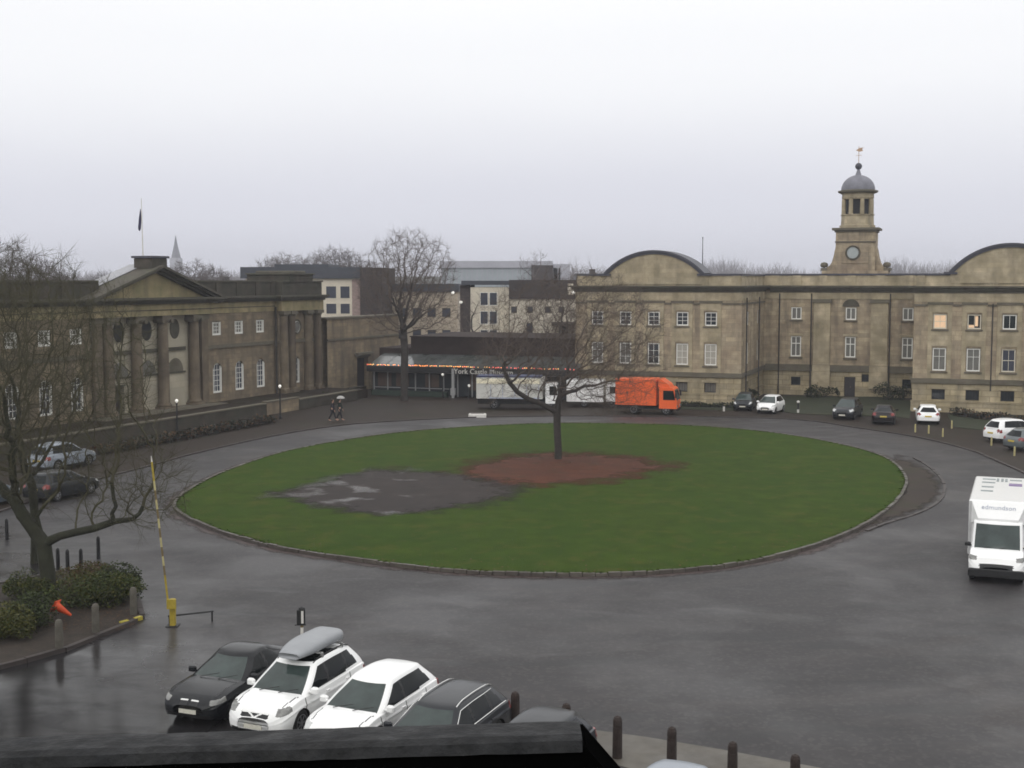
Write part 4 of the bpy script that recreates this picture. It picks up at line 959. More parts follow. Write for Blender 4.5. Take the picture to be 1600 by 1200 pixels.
# ================================================================== bare winter trees
def seg_mesh(name, segs, m, nside):
    """many tapered tubes as one mesh (segments of one tree's wood)"""
    if not segs: segs = [((0, 0, 0), (0, 0, .1), .01, .01)]
    P0 = np.array([s[0] for s in segs], float); P1 = np.array([s[1] for s in segs], float)
    r0 = np.array([s[2] for s in segs]); r1 = np.array([s[3] for s in segs])
    d = P1 - P0; ln = np.linalg.norm(d, axis=1, keepdims=True); ln[ln < 1e-6] = 1e-6; d /= ln
    ref = np.where(np.abs(d[:, 2:3]) < 0.9, np.array([[0, 0, 1.0]]), np.array([[1.0, 0, 0]]))
    a = np.cross(d, ref); a /= np.linalg.norm(a, axis=1, keepdims=True); b = np.cross(d, a)
    n = nside; V = np.zeros((len(segs), 2 * n, 3))
    for i in range(n):
        t = 2 * math.pi * i / n; o = a * math.cos(t) + b * math.sin(t)
        V[:, i] = P0 + o * r0[:, None] - d * r0[:, None] * .15; V[:, n + i] = P1 + o * r1[:, None] + d * r1[:, None] * .15
    F = np.zeros((len(segs), n, 4), int); base = (np.arange(len(segs)) * 2 * n)[:, None]
    for i in range(n):
        F[:, i] = base + np.array([[i, (i + 1) % n, n + (i + 1) % n, n + i]])
    return V.reshape(-1, 3), F.reshape(-1, 4)
def wood(name, groups, m, parent):
    vs, fs = [], []; off = 0
    for segs, n in groups:
        if not segs: continue
        v, f = seg_mesh(name, segs, m, n); vs.append(v); fs.append(f + off); off += len(v)
    me = bpy.data.meshes.new(name); me.from_pydata(np.concatenate(vs).tolist(), [], np.concatenate(fs).tolist()); me.materials.append(m)
    me.polygons.foreach_set('use_smooth', [True] * len(me.polygons))
    o = bpy.data.objects.new(name, me); COL.objects.link(o)
    if parent is not None: o.parent = parent
    return o
def grow(seed, start, attr, step=.45, di=3.2, dk=.9, iters=140, wob=.18, up=.0):
    """space colonisation: start = list of (point, parent index) already placed"""
    rng = np.random.RandomState(seed)
    N = [np.array(p, float) for p, _ in start]; PA = [k for _, k in start]
    A = np.array(attr, float); alive = np.ones(len(A), bool)
    nd = np.full(len(A), 1e9); ni = np.zeros(len(A), int)
    def upd(lo):
        for i in range(lo, len(N)):
            dd = np.linalg.norm(A - N[i], axis=1); k = dd < nd; nd[k] = dd[k]; ni[k] = i
    upd(0)
    for it in range(iters):
        act = alive & (nd < di)
        if not act.any():
            act = alive & (nd <= (nd[alive].min() + .5 if alive.any() else 0))
            if not act.any(): break
        idx = np.unique(ni[act]); lo = len(N)
        for i in idx:
            k = act & (ni == i); v = (A[k] - N[i]); v /= np.linalg.norm(v, axis=1, keepdims=True) + 1e-9
            d = v.mean(0) + rng.normal(0, wob, 3) + np.array([0, 0, up]); l = np.linalg.norm(d)
            if l < 1e-3: continue
            N.append(N[i] + d / l * step); PA.append(int(i))
        upd(lo); alive &= nd > dk
        if len(N) > 9000 or len(N) == lo: break
    return N, PA
def make_tree(root, seed, start, attr, m_trunk, m_crown, rtip=.014, rbase=.3, step=.45, di=3.2, dk=.9, tw=2, tl=(.4, .9), thr=.07, up=.05, droop=.0, twr=.009, expo=2.3, wob=.18):
    rng = random.Random(seed)
    N, PA = grow(seed, start, attr, step, di, dk, up=up, wob=wob)
    n = len(N); acc = np.zeros(n)
    ch = [0] * n
    for i in range(n):
        if PA[i] >= 0: ch[PA[i]] += 1
    for i in range(n - 1, -1, -1):
        if acc[i] == 0: acc[i] = rtip ** expo
        if PA[i] >= 0: acc[PA[i]] += acc[i]
    rad = acc ** (1 / expo); k = rbase / rad[0]
    # thin wood keeps its size, thick wood is scaled to the trunk
    rad = np.array([r * (1 + (k - 1) * min(1, max(0, (r - rtip) / (rad[0] * .5 - rtip)))) for r in rad])
    big, mid, thin, twig = [], [], [], []
    for i in range(n):
        p = PA[i]
        if p < 0: continue
        r1 = rad[i]; r0 = min(rad[p], r1 * 1.35 + .004); s = (N[p], N[i], r0, r1)
        (big if r1 > thr else mid if r1 > .03 else thin).append(s)
        if r1 < .05 and tw:
            d = N[i] - N[p]; d /= np.linalg.norm(d) + 1e-9
            for q in range(tw if ch[i] else tw + 2):
                v = d * .8 + np.array([rng.gauss(0, .6), rng.gauss(0, .6), rng.gauss(.12 - droop, .5)]); v /= np.linalg.norm(v) + 1e-9
                l = rng.uniform(*tl); a = N[i]; b = a + v * l * .55; v2 = v + np.array([rng.gauss(0, .25), rng.gauss(0, .25), rng.gauss(.1 - droop, .25)]); c = b + v2 * l * .5
                twig += [(a, b, twr, twr * .8), (b, c, twr * .8, twr * .45)]
                for w in range(2):
                    v3 = v + np.array([rng.gauss(0, .7), rng.gauss(0, .7), rng.gauss(.05 - droop, .5)]); o = b if w else a + v * l * .3
                    twig.append((o, o + v3 * l * .38, twr * .6, twr * .4))
    t = wood('trunk', [(big, 10)], m_trunk, root); c = wood('crown', [(mid, 6), (thin, 4), (twig, 3)], m_crown, root)
    return t, c
def ell(rng, c, r, n, shell=.35, zmin=None):
    out = []
    while len(out) < n:
        v = np.array([rng.gauss(0, 1) for _ in range(3)]); v /= np.linalg.norm(v); k = rng.random() ** shell
        p = np.array(c) + v * np.array(r) * k
        if zmin is None or p[2] > zmin: out.append(p)
    return out
M_BARK = mat('damp_grey_brown_bark', (0.040, 0.034, 0.030), 0.9, 0.3, 3, bump=0.5, bscale=12)
M_TWIG = mat('brown_bare_twigs', (0.10, 0.077, 0.064), 0.9, 0.2, 1)
M_BARKM = mat('mossy_green_bark', (0.030, 0.032, 0.018), 0.95, 0.4, 2.2, tint=(0.022, 0.018, 0.016), tscale=.8, bump=0.5, bscale=12)
M_TWIGM = mat('mossy_twigs', (0.072, 0.068, 0.036), 0.9, 0.3, 1.2, tint=(0.035, 0.026, 0.02), tscale=.5)
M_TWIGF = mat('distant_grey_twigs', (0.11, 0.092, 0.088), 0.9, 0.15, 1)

def trunk_pts(pts):
    return [(p, i - 1) for i, p in enumerate(pts)]
# the nearer mossy tree at the left edge, two stems and a long low limb
rng = random.Random(5)
T1 = thing('mossy_tree', 'nearest bare mossy tree with a long low limb, rising from the planted bed', 'tree', (-16.83, 45.65, 0))
st = trunk_pts([(0, 0, -.1), (0.02, 0, .5), (0.0, .02, 1.0), (-.06, 0.02, 1.5), (-.12, .05, 2.0), (-.2, .05, 2.5), (-.32, .05, 3.0)])
b0 = 4
limb = [(.5, -.05, 2.3), (1.1, -.1, 2.45), (1.8, -.1, 2.6), (2.5, -.15, 2.85), (3.2, -.2, 2.95)]
for i, p in enumerate(limb): st.append((p, b0 if i == 0 else len(st) - 1))
st.append(((-.5, 0, 2.6), 4)); st.append(((-.85, 0, 3.1), len(st) - 1)); st.append(((-1.2, .1, 3.7), len(st) - 1))
att = ell(rng, (-1.2, .3, 7.9), (5.6, 4.2, 5.0), 2300, .5, 3.2) + ell(rng, (3.4, 0, 4.1), (2.0, 2.2, 1.9), 420, .5, 2.4) + ell(rng, (-4.8, 0, 4.6), (2.6, 2.5, 2.4), 350, .5)
make_tree(T1, 5, st, att, M_BARKM, M_TWIGM, rtip=.009, rbase=.27, step=.3, di=1.7, dk=.5, tw=3, tl=(.35, .9), thr=.06, twr=.0052, droop=.05, wob=.22)
# second stem just behind it
T1b = thing('mossy_tree', 'slimmer mossy tree leaning close behind the nearest one', 'tree', (-19.5, 51.5, 0))
st = trunk_pts([(0, 0, -.1), (.05, 0, .8), (.1, 0, 1.6), (.05, 0, 2.4), (0, 0, 3.2)])
att = ell(rng, (-1.0, 0, 8.0), (4.8, 3.5, 4.6), 1300, .5, 3.6)
make_tree(T1b, 8, st, att, M_BARKM, M_TWIGM, rtip=.012, rbase=.17, step=.33, di=1.8, dk=.65, tw=2, thr=.06, twr=.006)
# the tree on the green
rng = random.Random(21)
T2 = thing('lawn_tree', 'wide bare spreading tree standing in the red mulch on the green', 'tree', (2.93, 80.59, .18))
st = trunk_pts([(0, 0, -.15), (.0, 0, .7), (-.05, 0, 1.5), (-.08, .02, 2.3), (-.08, .02, 3.0), (0, .02, 3.7)])
for i, p in enumerate([(-.6, -.1, 3.3), (-1.2, -.1, 3.6), (-1.9, -.1, 3.85), (-2.6, -.1, 4.3), (-3.1, -.1, 4.9), (-3.4, -.1, 5.6)]): st.append((p, 4 if i == 0 else len(st) - 1))
att = ell(rng, (.9, .2, 7.6), (5.9, 5.2, 4.6), 2200, .42, 3.9) + ell(rng, (3.6, 0, 5.4), (2.9, 3.6, 3.0), 700, .5, 2.6) + ell(rng, (-3.2, 0, 6.0), (2.4, 3, 2.6), 280, .5, 3)
make_tree(T2, 21, st, att, M_BARK, M_TWIG, rtip=.0065, rbase=.24, step=.36, di=1.9, dk=.56, tw=3, tl=(.4, 1.0), thr=.07, twr=.0062, wob=.22)
# tall round-headed tree by the entrance
rng = random.Random(33)
T3 = thing('tall_tree', 'tall round-headed bare tree in front of the glazed entrance', 'tree', (-10.3, 122, 0))
st = trunk_pts([(0, 0, -.1), (0, 0, 1), (0, 0, 2), (.02, 0, 3), (.05, 0, 4), (.05, 0, 4.8), (.02, 0, 5.6)])
att = ell(rng, (.4, 0, 11.4), (5.0, 4.6, 5.0), 2600, .5, 5.8) + ell(rng, (2.6, 0, 8.4), (2.9, 2.4, 2.2), 380, .5) + ell(rng, (-1.6, 0, 8.2), (2.4, 2, 2.2), 250, .5)
make_tree(T3, 33, st, att, M_BARK, M_TWIG, rtip=.013, rbase=.36, step=.38, di=2.0, dk=.56, tw=3, tl=(.35, .8), thr=.08, twr=.0085, up=.12, wob=.16)
# thinner trees beside the court building and in the yard behind the entrance
rng = random.Random(44)
T4 = thing('yard_tree', 'thin bare tree in front of the cream block with the dark roof', 'tree', (5.2, 140, 0))
st = trunk_pts([(0, 0, -.1), (0, 0, 1.5), (0, 0, 3), (.1, 0, 4.2)])
make_tree(T4, 44, st, ell(rng, (0, 0, 8.4), (3.6, 3.2, 3.6), 750, .5, 4.0), M_BARK, M_TWIG, rtip=.012, rbase=.18, step=.5, dk=.85, tw=2, thr=.07, twr=.009)
T5 = thing('yard_tree', 'small bare tree between the buff wing and the cream block', 'tree', (-4.6, 150, 0))
st = trunk_pts([(0, 0, -.1), (0, 0, 1.5), (0, 0, 3)])
make_tree(T5, 47, st, ell(rng, (0, 0, 7.0), (2.8, 2.6, 3.2), 260, .45, 3.6), M_BARK, M_TWIG, rtip=.012, rbase=.15, step=.5, dk=.85, tw=2, thr=.07, twr=.009)
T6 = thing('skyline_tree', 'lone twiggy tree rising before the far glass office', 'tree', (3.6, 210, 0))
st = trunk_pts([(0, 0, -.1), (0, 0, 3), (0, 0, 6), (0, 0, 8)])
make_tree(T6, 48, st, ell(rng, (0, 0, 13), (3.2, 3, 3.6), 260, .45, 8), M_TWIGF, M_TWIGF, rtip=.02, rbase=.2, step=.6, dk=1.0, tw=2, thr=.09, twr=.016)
# skyline trees: three prototypes, copied with their own turn and height
rng = random.Random(60)
def proto(seed, rx, rz, zc, h):
    t = thing('skyline_tree', 'bare skyline tree', 'tree', (0, 0, 0), 0, 'bare trees along the skyline')
    st = trunk_pts([(0, 0, -.2), (0, 0, 1.5), (.05, 0, 3), (.1, 0, 4.4)])
    rr_ = random.Random(seed)
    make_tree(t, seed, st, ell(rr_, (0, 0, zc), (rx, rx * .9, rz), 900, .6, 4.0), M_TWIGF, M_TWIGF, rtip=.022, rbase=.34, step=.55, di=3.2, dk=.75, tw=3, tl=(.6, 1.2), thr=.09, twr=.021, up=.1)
    return t
PR = [proto(61, 4.6, 5.6, 10.5, 16), proto(62, 5.4, 5.0, 9.8, 15), proto(63, 3.4, 6.2, 11, 17)]
used = set()
def skyline(k, px, ytop, d, label, rot=0.0, squash=1.0):
    X = (px - 800) * d / FPX; zt = CAM_H + (438 - ytop) * d / FPX
    t = PR[k] if k not in used else copy_tree(PR[k]); used.add(k)
    s = zt / [16.6, 15.4, 17.7][k]; t.location = (X, d, 0); t.scale = (s * squash, s * squash, s); t.rotation_euler = (0, 0, rot); t['label'] = label
SK = [(2, 18, 362, 150, 'tallest bare tree at the left end of the skyline', 1.15), (0, 52, 392, 158, 'bare tree second from the left end of the skyline', 1.1), (1, 78, 398, 150, 'bare tree with upright branches over the left parapet', .8), (2, 104, 415, 160, 'short bare tree over the parapet left of the pediment', .8),
      (1, 300, 402, 205, 'bare tree just right of the church spire', 1.25), (0, 335, 412, 215, 'lower bare tree between the spire and the dark hotel roof', 1.2), (1, 270, 416, 220, 'hazy bare tree directly under the church spire', 1.1),
      (0, 425, 398, 255, 'leftmost bare tree above the long dark roof', 1.1), (1, 455, 392, 262, 'second bare tree above the long dark roof', 1.2), (2, 490, 390, 255, 'slender bare tree in the middle above the long dark roof', 1.3), (0, 520, 380, 258, 'tallest bare tree above the long dark roof', 1.1), (1, 548, 386, 262, 'rightmost bare tree above the long dark roof', 1.0),
      (0, 160, 424, 330, 'faint far tree left of the pediment roof', 1.3), (1, 940, 424, 320, 'faint tree at the left foot of the arched gable', 1.2), (2, 1288, 418, 300, 'faint tree left of the clock turret foot', .9), (0, 1478, 420, 290, 'small faint tree beside the right arched gable', .7), (1, 570, 408, 250, 'low bare tree beside the tall round-headed tree', 1.0)]
rr = random.Random(3)
for k, px, yt, d, lab, sq in SK: skyline(k, px, yt, d, lab, rr.uniform(0, 6.28), sq)
# far wooded skyline that reads as one mass
rr = random.Random(9); segs = []
for i in range(1500):
    px = rr.uniform(880, 1620); d = rr.uniform(480, 620)
    hz = CAM_H + (438 - (412 + 7 * math.sin(px * .021) + 4 * math.sin(px * .07 + 1))) * d / FPX
    x = (px - 800) * d / FPX
    for q in range(4):
        a = np.array((x + rr.gauss(0, 1.5), d, hz * rr.uniform(.45, .75))); v = np.array((rr.gauss(0, .35), 0, 1.0)); l = hz * rr.uniform(.12, .32)
        segs.append((a, a + v * l, .09, .03))
    segs.append((np.array((x, d, 0)), np.array((x, d, hz * .7)), .3, .15))
for i in range(900):
    px = rr.uniform(-40, 420); d = rr.uniform(400, 480); hz = CAM_H + (438 - (424 + 4 * math.sin(px * .03))) * d / FPX; x = (px - 800) * d / FPX
    for q in range(4):
        a = np.array((x + rr.gauss(0, 1.5), d, hz * rr.uniform(.45, .8))); l = hz * rr.uniform(.1, .22); segs.append((a, a + np.array((rr.gauss(0, .35), 0, 1.0)) * l, .09, .03))
    segs.append((np.array((x, d, 0)), np.array((x, d, hz * .75)), .3, .15))
fw = wood('far_wood', [(segs, 3)], mat('haze_paled_far_twigs', (0.24, 0.225, 0.24), 0.9, 0.1, 1), None); tag(fw, 'faint far line of bare woodland along the horizon', 'woodland', None, 'stuff')  # twig colour lightened so the wood fades as if in haze
# rising ground far off closes the horizon
mb = MB(); vs = []; fs = []; rr = random.Random(2)
xs = np.linspace(-900, 900, 61)
for j, (y, z) in enumerate([(520, -.1), (640, 7.5), (900, 12.5), (1500, 14)]):
    for x in xs: vs.append((x * (1 + j * .4), y, z + (0 if j == 0 else 2.0 * math.sin(x * .013 + j) + rr.uniform(-.6, .6))))
for j in range(3):
    for i in range(60): fs.append((j * 61 + i, j * 61 + i + 1, (j + 1) * 61 + i + 1, (j + 1) * 61 + i))
mb.add(vs, fs); struct(mb.build('hills', mat('far_hill_ground', (0.06, 0.06, 0.045), .9), None, True))

# ------------------------------------------------------------------ evergreen shrubs
def leaf_mb(seed, c, r, n, size, lump=.35):
    rr = random.Random(seed); mb = MB(); cen = [(rr.gauss(0, .5), rr.gauss(0, .5), rr.uniform(-.3, .7), rr.uniform(.4, .75)) for _ in range(9)]
    for i in range(n):
        q = rr.choice(cen); v = Vector((rr.gauss(0, 1), rr.gauss(0, 1), rr.gauss(0, 1))).normalized() * (q[3] * rr.random() ** .25)
        p = Vector((q[0] + v.x, q[1] + v.y, q[2] + v.z)); k = p.length
        if k > 1.15: p *= 1.05 / k
        p = Vector((c[0] + p.x * r[0], c[1] + p.y * r[1], max(.04, c[2] + p.z * r[2])))
        a = Vector((rr.gauss(0, 1), rr.gauss(0, 1), rr.gauss(0, .6))).normalized(); b = a.cross(Vector((rr.gauss(0, 1), rr.gauss(0, 1), 1))).normalized(); s = size * rr.uniform(.6, 1.3)
        mb.add([p, p + a * s * .5 + b * s * .3, p + a * s, p + a * s * .5 - b * s * .3], [(0, 1, 2, 3)], 0 if rr.random() < .7 else 1)
    return mb
M_LEAF = mat('dark_evergreen_leaf', (0.032, 0.046, 0.007), 0.75, 0.35, 5); M_LEAF2 = mat('olive_leaf', (0.066, 0.064, 0.011), 0.75, 0.35, 5)
M_LEAFD = mat('almost_black_leaf', (0.016, 0.018, 0.010), 0.7, 0.4, 4); M_LEAFR = mat('russet_dead_leaf', (0.085, 0.045, 0.02), 0.8, 0.3, 4)
def shrub(name, label, loc, r, n, size, seed, mats_=None, group=None, zc=.45):
    t = thing(name, label, 'shrub', loc, 0, group)
    leaf_mb(seed, (0, 0, r[2] * zc), r, n, size).build('foliage', list(mats_ or (M_LEAF, M_LEAF2)), t)
    rr = random.Random(seed); st = []
    for i in range(14):
        a = rr.uniform(0, 6.28); st.append((np.array((0.1 * math.cos(a), .1 * math.sin(a), -.05)), np.array((r[0] * .6 * math.cos(a), r[1] * .6 * math.sin(a), r[2] * rr.uniform(.5, .95))), .02, .008))
    wood('stem', [(st, 4)], M_BARK, t); return t

rr = random.Random(91); lm = MB()
for i in range(900):
    if rr.random() < .6: a = rr.uniform(0, 6.28); r = abs(rr.gauss(0, 7)); p = Vector((3.5 + r * math.cos(a), 79 + 1.2 * r * math.sin(a)))
    else: q = rr.choice(LAWN); p = LC + (q - LC) * (1 - abs(rr.gauss(0, .06)))
    z = edge_z(p, .02); a = rr.uniform(0, 6.28); s_ = rr.uniform(.05, .11)
    lm.add([(p.x, p.y, z), (p.x + s_ * math.cos(a), p.y + s_ * math.sin(a), z + .03), (p.x + s_ * math.cos(a + 1.1), p.y + s_ * math.sin(a + 1.1), z + .01)], [(0, 1, 2)])
tag(lm.build('fallen_leaves', M_LEAFR), 'brown fallen leaves scattered over the green and along its kerb', 'leaves', None, 'stuff')
# rough grass tufts that break up the lawn surface and hang over the kerb
tm = MB()
for i in range(2600):
    if i < 2600:
        q = rr.choice(LAWN); p = LC + (q - LC) * (1 - abs(rr.gauss(0, .006))); h = rr.uniform(.03, .07)
    else:
        k = math.sqrt(rr.random()); q = rr.choice(LAWN); p = LC + (q - LC) * k * .99; h = rr.uniform(.03, .08)
        if (p - Vector((-5.5, 70))).length < 7 or (p - Vector((3.2, 78))).length < 6.5: continue
    z = edge_z(p, -.01)
    for b in range(3):
        a = rr.uniform(0, 6.28); w = .05; dx, dy = rr.gauss(0, .07), rr.gauss(0, .07)
        tm.add([(p.x - w * math.cos(a), p.y - w * math.sin(a), z), (p.x + w * math.cos(a), p.y + w * math.sin(a), z), (p.x + dx, p.y + dy, z + h)], [(0, 1, 2)])
tag(tm.build('grass_tufts', M_GRASS), 'rough wet tufts of grass over the green', 'grass', None, 'stuff')
# ================================================================== planted bed at the left
bed = [G(*p) for p in [(-120, 1075), (40, 1035), (100, 1018), (150, 998), (200, 978), (222, 966), (214, 936), (200, 908), (150, 893), (90, 897), (20, 912), (-120, 935)]]
mb = MB(); mb.prism_z([(p.x, p.y) for p in bed], -.02, .1); struct(mb.build('planting_bed', M_SOIL))
kerb('bed_kerb', [Vector((p.x, p.y)) for p in bed], .18, -.02, .14, M_KERBD, True, .012, 1, .015)
mb = MB()
for (a, b) in (((184, 977), (196, 974)), ((206, 971), (216, 968))):
    A, B = G(*a), G(*b); d = (B - A).normalized(); n_ = Vector((-d.y, d.x, 0)); 
    P = [A - n_ * .22 , B - n_ * .22, B - n_ * .08, A - n_ * .08]; mb.prism_z([(p.x, p.y) for p in P], .02, .15)
struct(mb.build('yellow_kerb_marking', mat('worn_yellow_paint', (0.38, 0.32, 0.05), .7, .3, 6)))
shrub('evergreen_shrub', 'broad low evergreen shrub at the road end of the planted bed', G(150, 952), (1.6, 1.3, .86), 9000, .09, 1)
shrub('evergreen_shrub', 'rounded shrub behind the mossy tree trunk in the planted bed', G(48, 940), (.85, .8, .8), 4600, .085, 2)
shrub('evergreen_shrub', 'dense dark shrub in front of the mossy tree trunk', G(52, 985), (.95, .8, .8), 5200, .085, 3, (M_LEAF, M_LEAFD))
shrub('evergreen_shrub', 'mossy green shrub cut by the left edge of the photograph', G(5, 1000), (1.0, .9, .8), 4600, .085, 4, (M_LEAF2, M_LEAF))
shrub('evergreen_shrub', 'tall back shrub of the bed, beside the grey end post', G(185, 938), (.9, .8, .9), 4800, .085, 5, (M_LEAF, M_LEAFD))
shrub('evergreen_shrub', 'brown-topped clipped shrub along the back kerb of the bed', G(125, 925), (1.4, .7, .8), 5200, .085, 6, (M_LEAF2, M_LEAFR))
rr = random.Random(77); lm = MB()
for i in range(900):
    k = rr.random(); p = G(rr.uniform(30, 215), rr.uniform(930, 985), .11); a = rr.uniform(0, 6.28); s = rr.uniform(.04, .09)
    lm.add([(p.x, p.y, .115), (p.x + s * math.cos(a), p.y + s * math.sin(a), .125), (p.x + s * math.cos(a + 1), p.y + s * math.sin(a + 1), .118)], [(0, 1, 2)])
tag(lm.build('leaf_litter', M_LEAFR), 'fallen russet leaves on the soil of the planted bed', 'leaves', None, 'stuff')
# dark shrubs against the buildings
for (px, py, r, lab, sd) in ((1285, 622, (1.5, .9, .9), 'dark low bush left of the doorway in the recessed front', 11), (1388, 626, (1.4, .8, 1.3), 'dark bush right of the doorway in the recessed front', 12), (1412, 622, (.9, .6, 1.0), 'small dark bush tucked in the corner of the right wing', 13),
                             (1170, 628, (1.0, .8, .8), 'dark bush at the inner corner of the left wing', 14)):
    shrub('dark_bush', lab, G(px, py), r, 1100, .2, sd, (M_LEAFD, M_LEAF))
def hedge(label, a, b, w, h, n, sd, mats_):
    A, B = Vector(a), Vector(b); d = B - A; t = thing('hedge', label, 'hedge', A, math.atan2(d.y, d.x)); rr = random.Random(sd); mb = MB(); Ln = d.length
    for i in range(n):
        x = rr.uniform(0, Ln); z = h * rr.random() ** .6 * (1 + .15 * math.sin(x * 1.7) + .1 * math.sin(x * 4.1)); y = rr.uniform(-w / 2, w / 2)
        aa = Vector((rr.gauss(0, 1), rr.gauss(0, 1), rr.gauss(0, .6))).normalized(); bb = aa.cross(Vector((rr.gauss(0, 1), rr.gauss(0, 1), 1))).normalized(); s = .2 * rr.uniform(.6, 1.3); p = Vector((x, y, z + .02))
        mb.add([p, p + aa * s * .5 + bb * s * .3, p + aa * s, p + aa * s * .5 - bb * s * .3], [(0, 1, 2, 3)], 0 if rr.random() < .7 else 1)
    mb.build('foliage', mats_, t); MB().box(.1, Ln - .1, -.06, .06, 0, h * .6).build('stem', M_BARK, t); return t
hedge('low dark hedge running along the foot of the terrace wall', G(150, 712), G(425, 660), 1.3, .55, 5200, 31, [M_LEAFD, M_LEAFR])
hedge('dark planting along the plain screen wall', G(500, 628), G(560, 620), .8, .7, 900, 32, [M_LEAFD, M_LEAF])
hedge('low dark hedge under the right wing windows', G(1488, 650), G(1640, 668), 1.0, .6, 1800, 33, [M_LEAFD, M_LEAFR])
hedge('narrow dark hedge under the left wing beside the orange lorry', G(1062, 636), G(1150, 638), .7, .4, 900, 34, [M_LEAFD, M_LEAF])

# ================================================================== vehicles
M_TYRE = mat('tyre_rubber', (0.012, 0.012, 0.012), 0.85, 0.3, 6); M_RIM = mat('alloy_rim', (0.32, 0.32, 0.33), 0.35, 0.1, 4, metal=.7)
M_CGLASS = mat('tinted_car_glass', (0.008, 0.010, 0.011), 0.06, 0.2, 1, spec=.16); M_WGLASS = mat('rain_wet_windscreen', (0.04, 0.055, 0.052), 0.09, 0.35, 1.2, spec=.4)
M_TRIM = mat('black_plastic_trim', (0.014, 0.014, 0.015), 0.5, 0.2, 5); M_CHROME = mat('chrome_strip', (0.72, 0.72, 0.70), 0.22, 0.05, 3, metal=.9)
M_LAMP = mat('clear_headlamp', (0.55, 0.56, 0.55), 0.12, 0.2, 7, coat=1); M_LAMPD = mat('smoked_headlamp', (0.17, 0.17, 0.16), 0.12, 0.4, 9, coat=1); M_TAIL = mat('red_tail_lamp', (0.20, 0.014, 0.012), 0.25, 0.2, 6, coat=.6)
M_PLATEW = mat('white_number_plate', (0.62, 0.60, 0.52), 0.5, 0.1, 20); M_PLATEY = mat('yellow_number_plate', (0.58, 0.44, 0.08), 0.5, 0.1, 20)
M_UNDER = mat('dark_underbody', (0.008, 0.008, 0.008), 0.9, 0.2, 3)
def paint(name, c, rough=.28, coat=.6, var=.03, spec=.5): return mat(name, c, rough, var, 1.2, coat=coat, spec=spec)
P_WHITE = paint('white_car_paint', (0.87, 0.87, 0.86), .3, .5); P_BLACK = paint('black_car_paint', (0.006, 0.007, 0.009), .25, .18, spec=.25); P_GREY = paint('dark_grey_car_paint', (0.018, 0.020, 0.024), .3, .2, spec=.25)
P_MID = paint('mid_grey_car_paint', (0.10, 0.115, 0.12), .3, .5); P_SILV = paint('silver_car_paint', (0.24, 0.27, 0.31), .35, .4); P_ORANGE = paint('orange_lorry_paint', (0.80, 0.12, 0.022), .4, .2); P_RED = paint('dark_red_black_paint', (0.008, 0.005, 0.006), .3, .1, spec=.25)
P_BLUE = paint('blue_grey_paint', (0.075, 0.095, 0.12), .35, .4); P_BOX = mat('grey_roof_box_plastic', (0.27, 0.28, 0.295), .4, .08, 2)
def interp(pts, x):
    xs = [p[0] for p in pts]; zs = [p[1] for p in pts]
    if x <= xs[0]: return zs[0]
    if x >= xs[-1]: return zs[-1]
    i = max(k for k in range(len(xs)) if xs[k] <= x); t = (x - xs[i]) / (xs[i + 1] - xs[i])
    m0 = (zs[i + 1] - zs[i - 1]) / (xs[i + 1] - xs[i - 1]) if i > 0 else (zs[i + 1] - zs[i]) / (xs[i + 1] - xs[i])
    m1 = (zs[i + 2] - zs[i]) / (xs[i + 2] - xs[i]) if i + 2 < len(xs) else (zs[i + 1] - zs[i]) / (xs[i + 1] - xs[i])
    h = xs[i + 1] - xs[i]
    return (2 * t ** 3 - 3 * t * t + 1) * zs[i] + (t ** 3 - 2 * t * t + t) * h * m0 + (-2 * t ** 3 + 3 * t * t) * zs[i + 1] + (t ** 3 - t * t) * h * m1
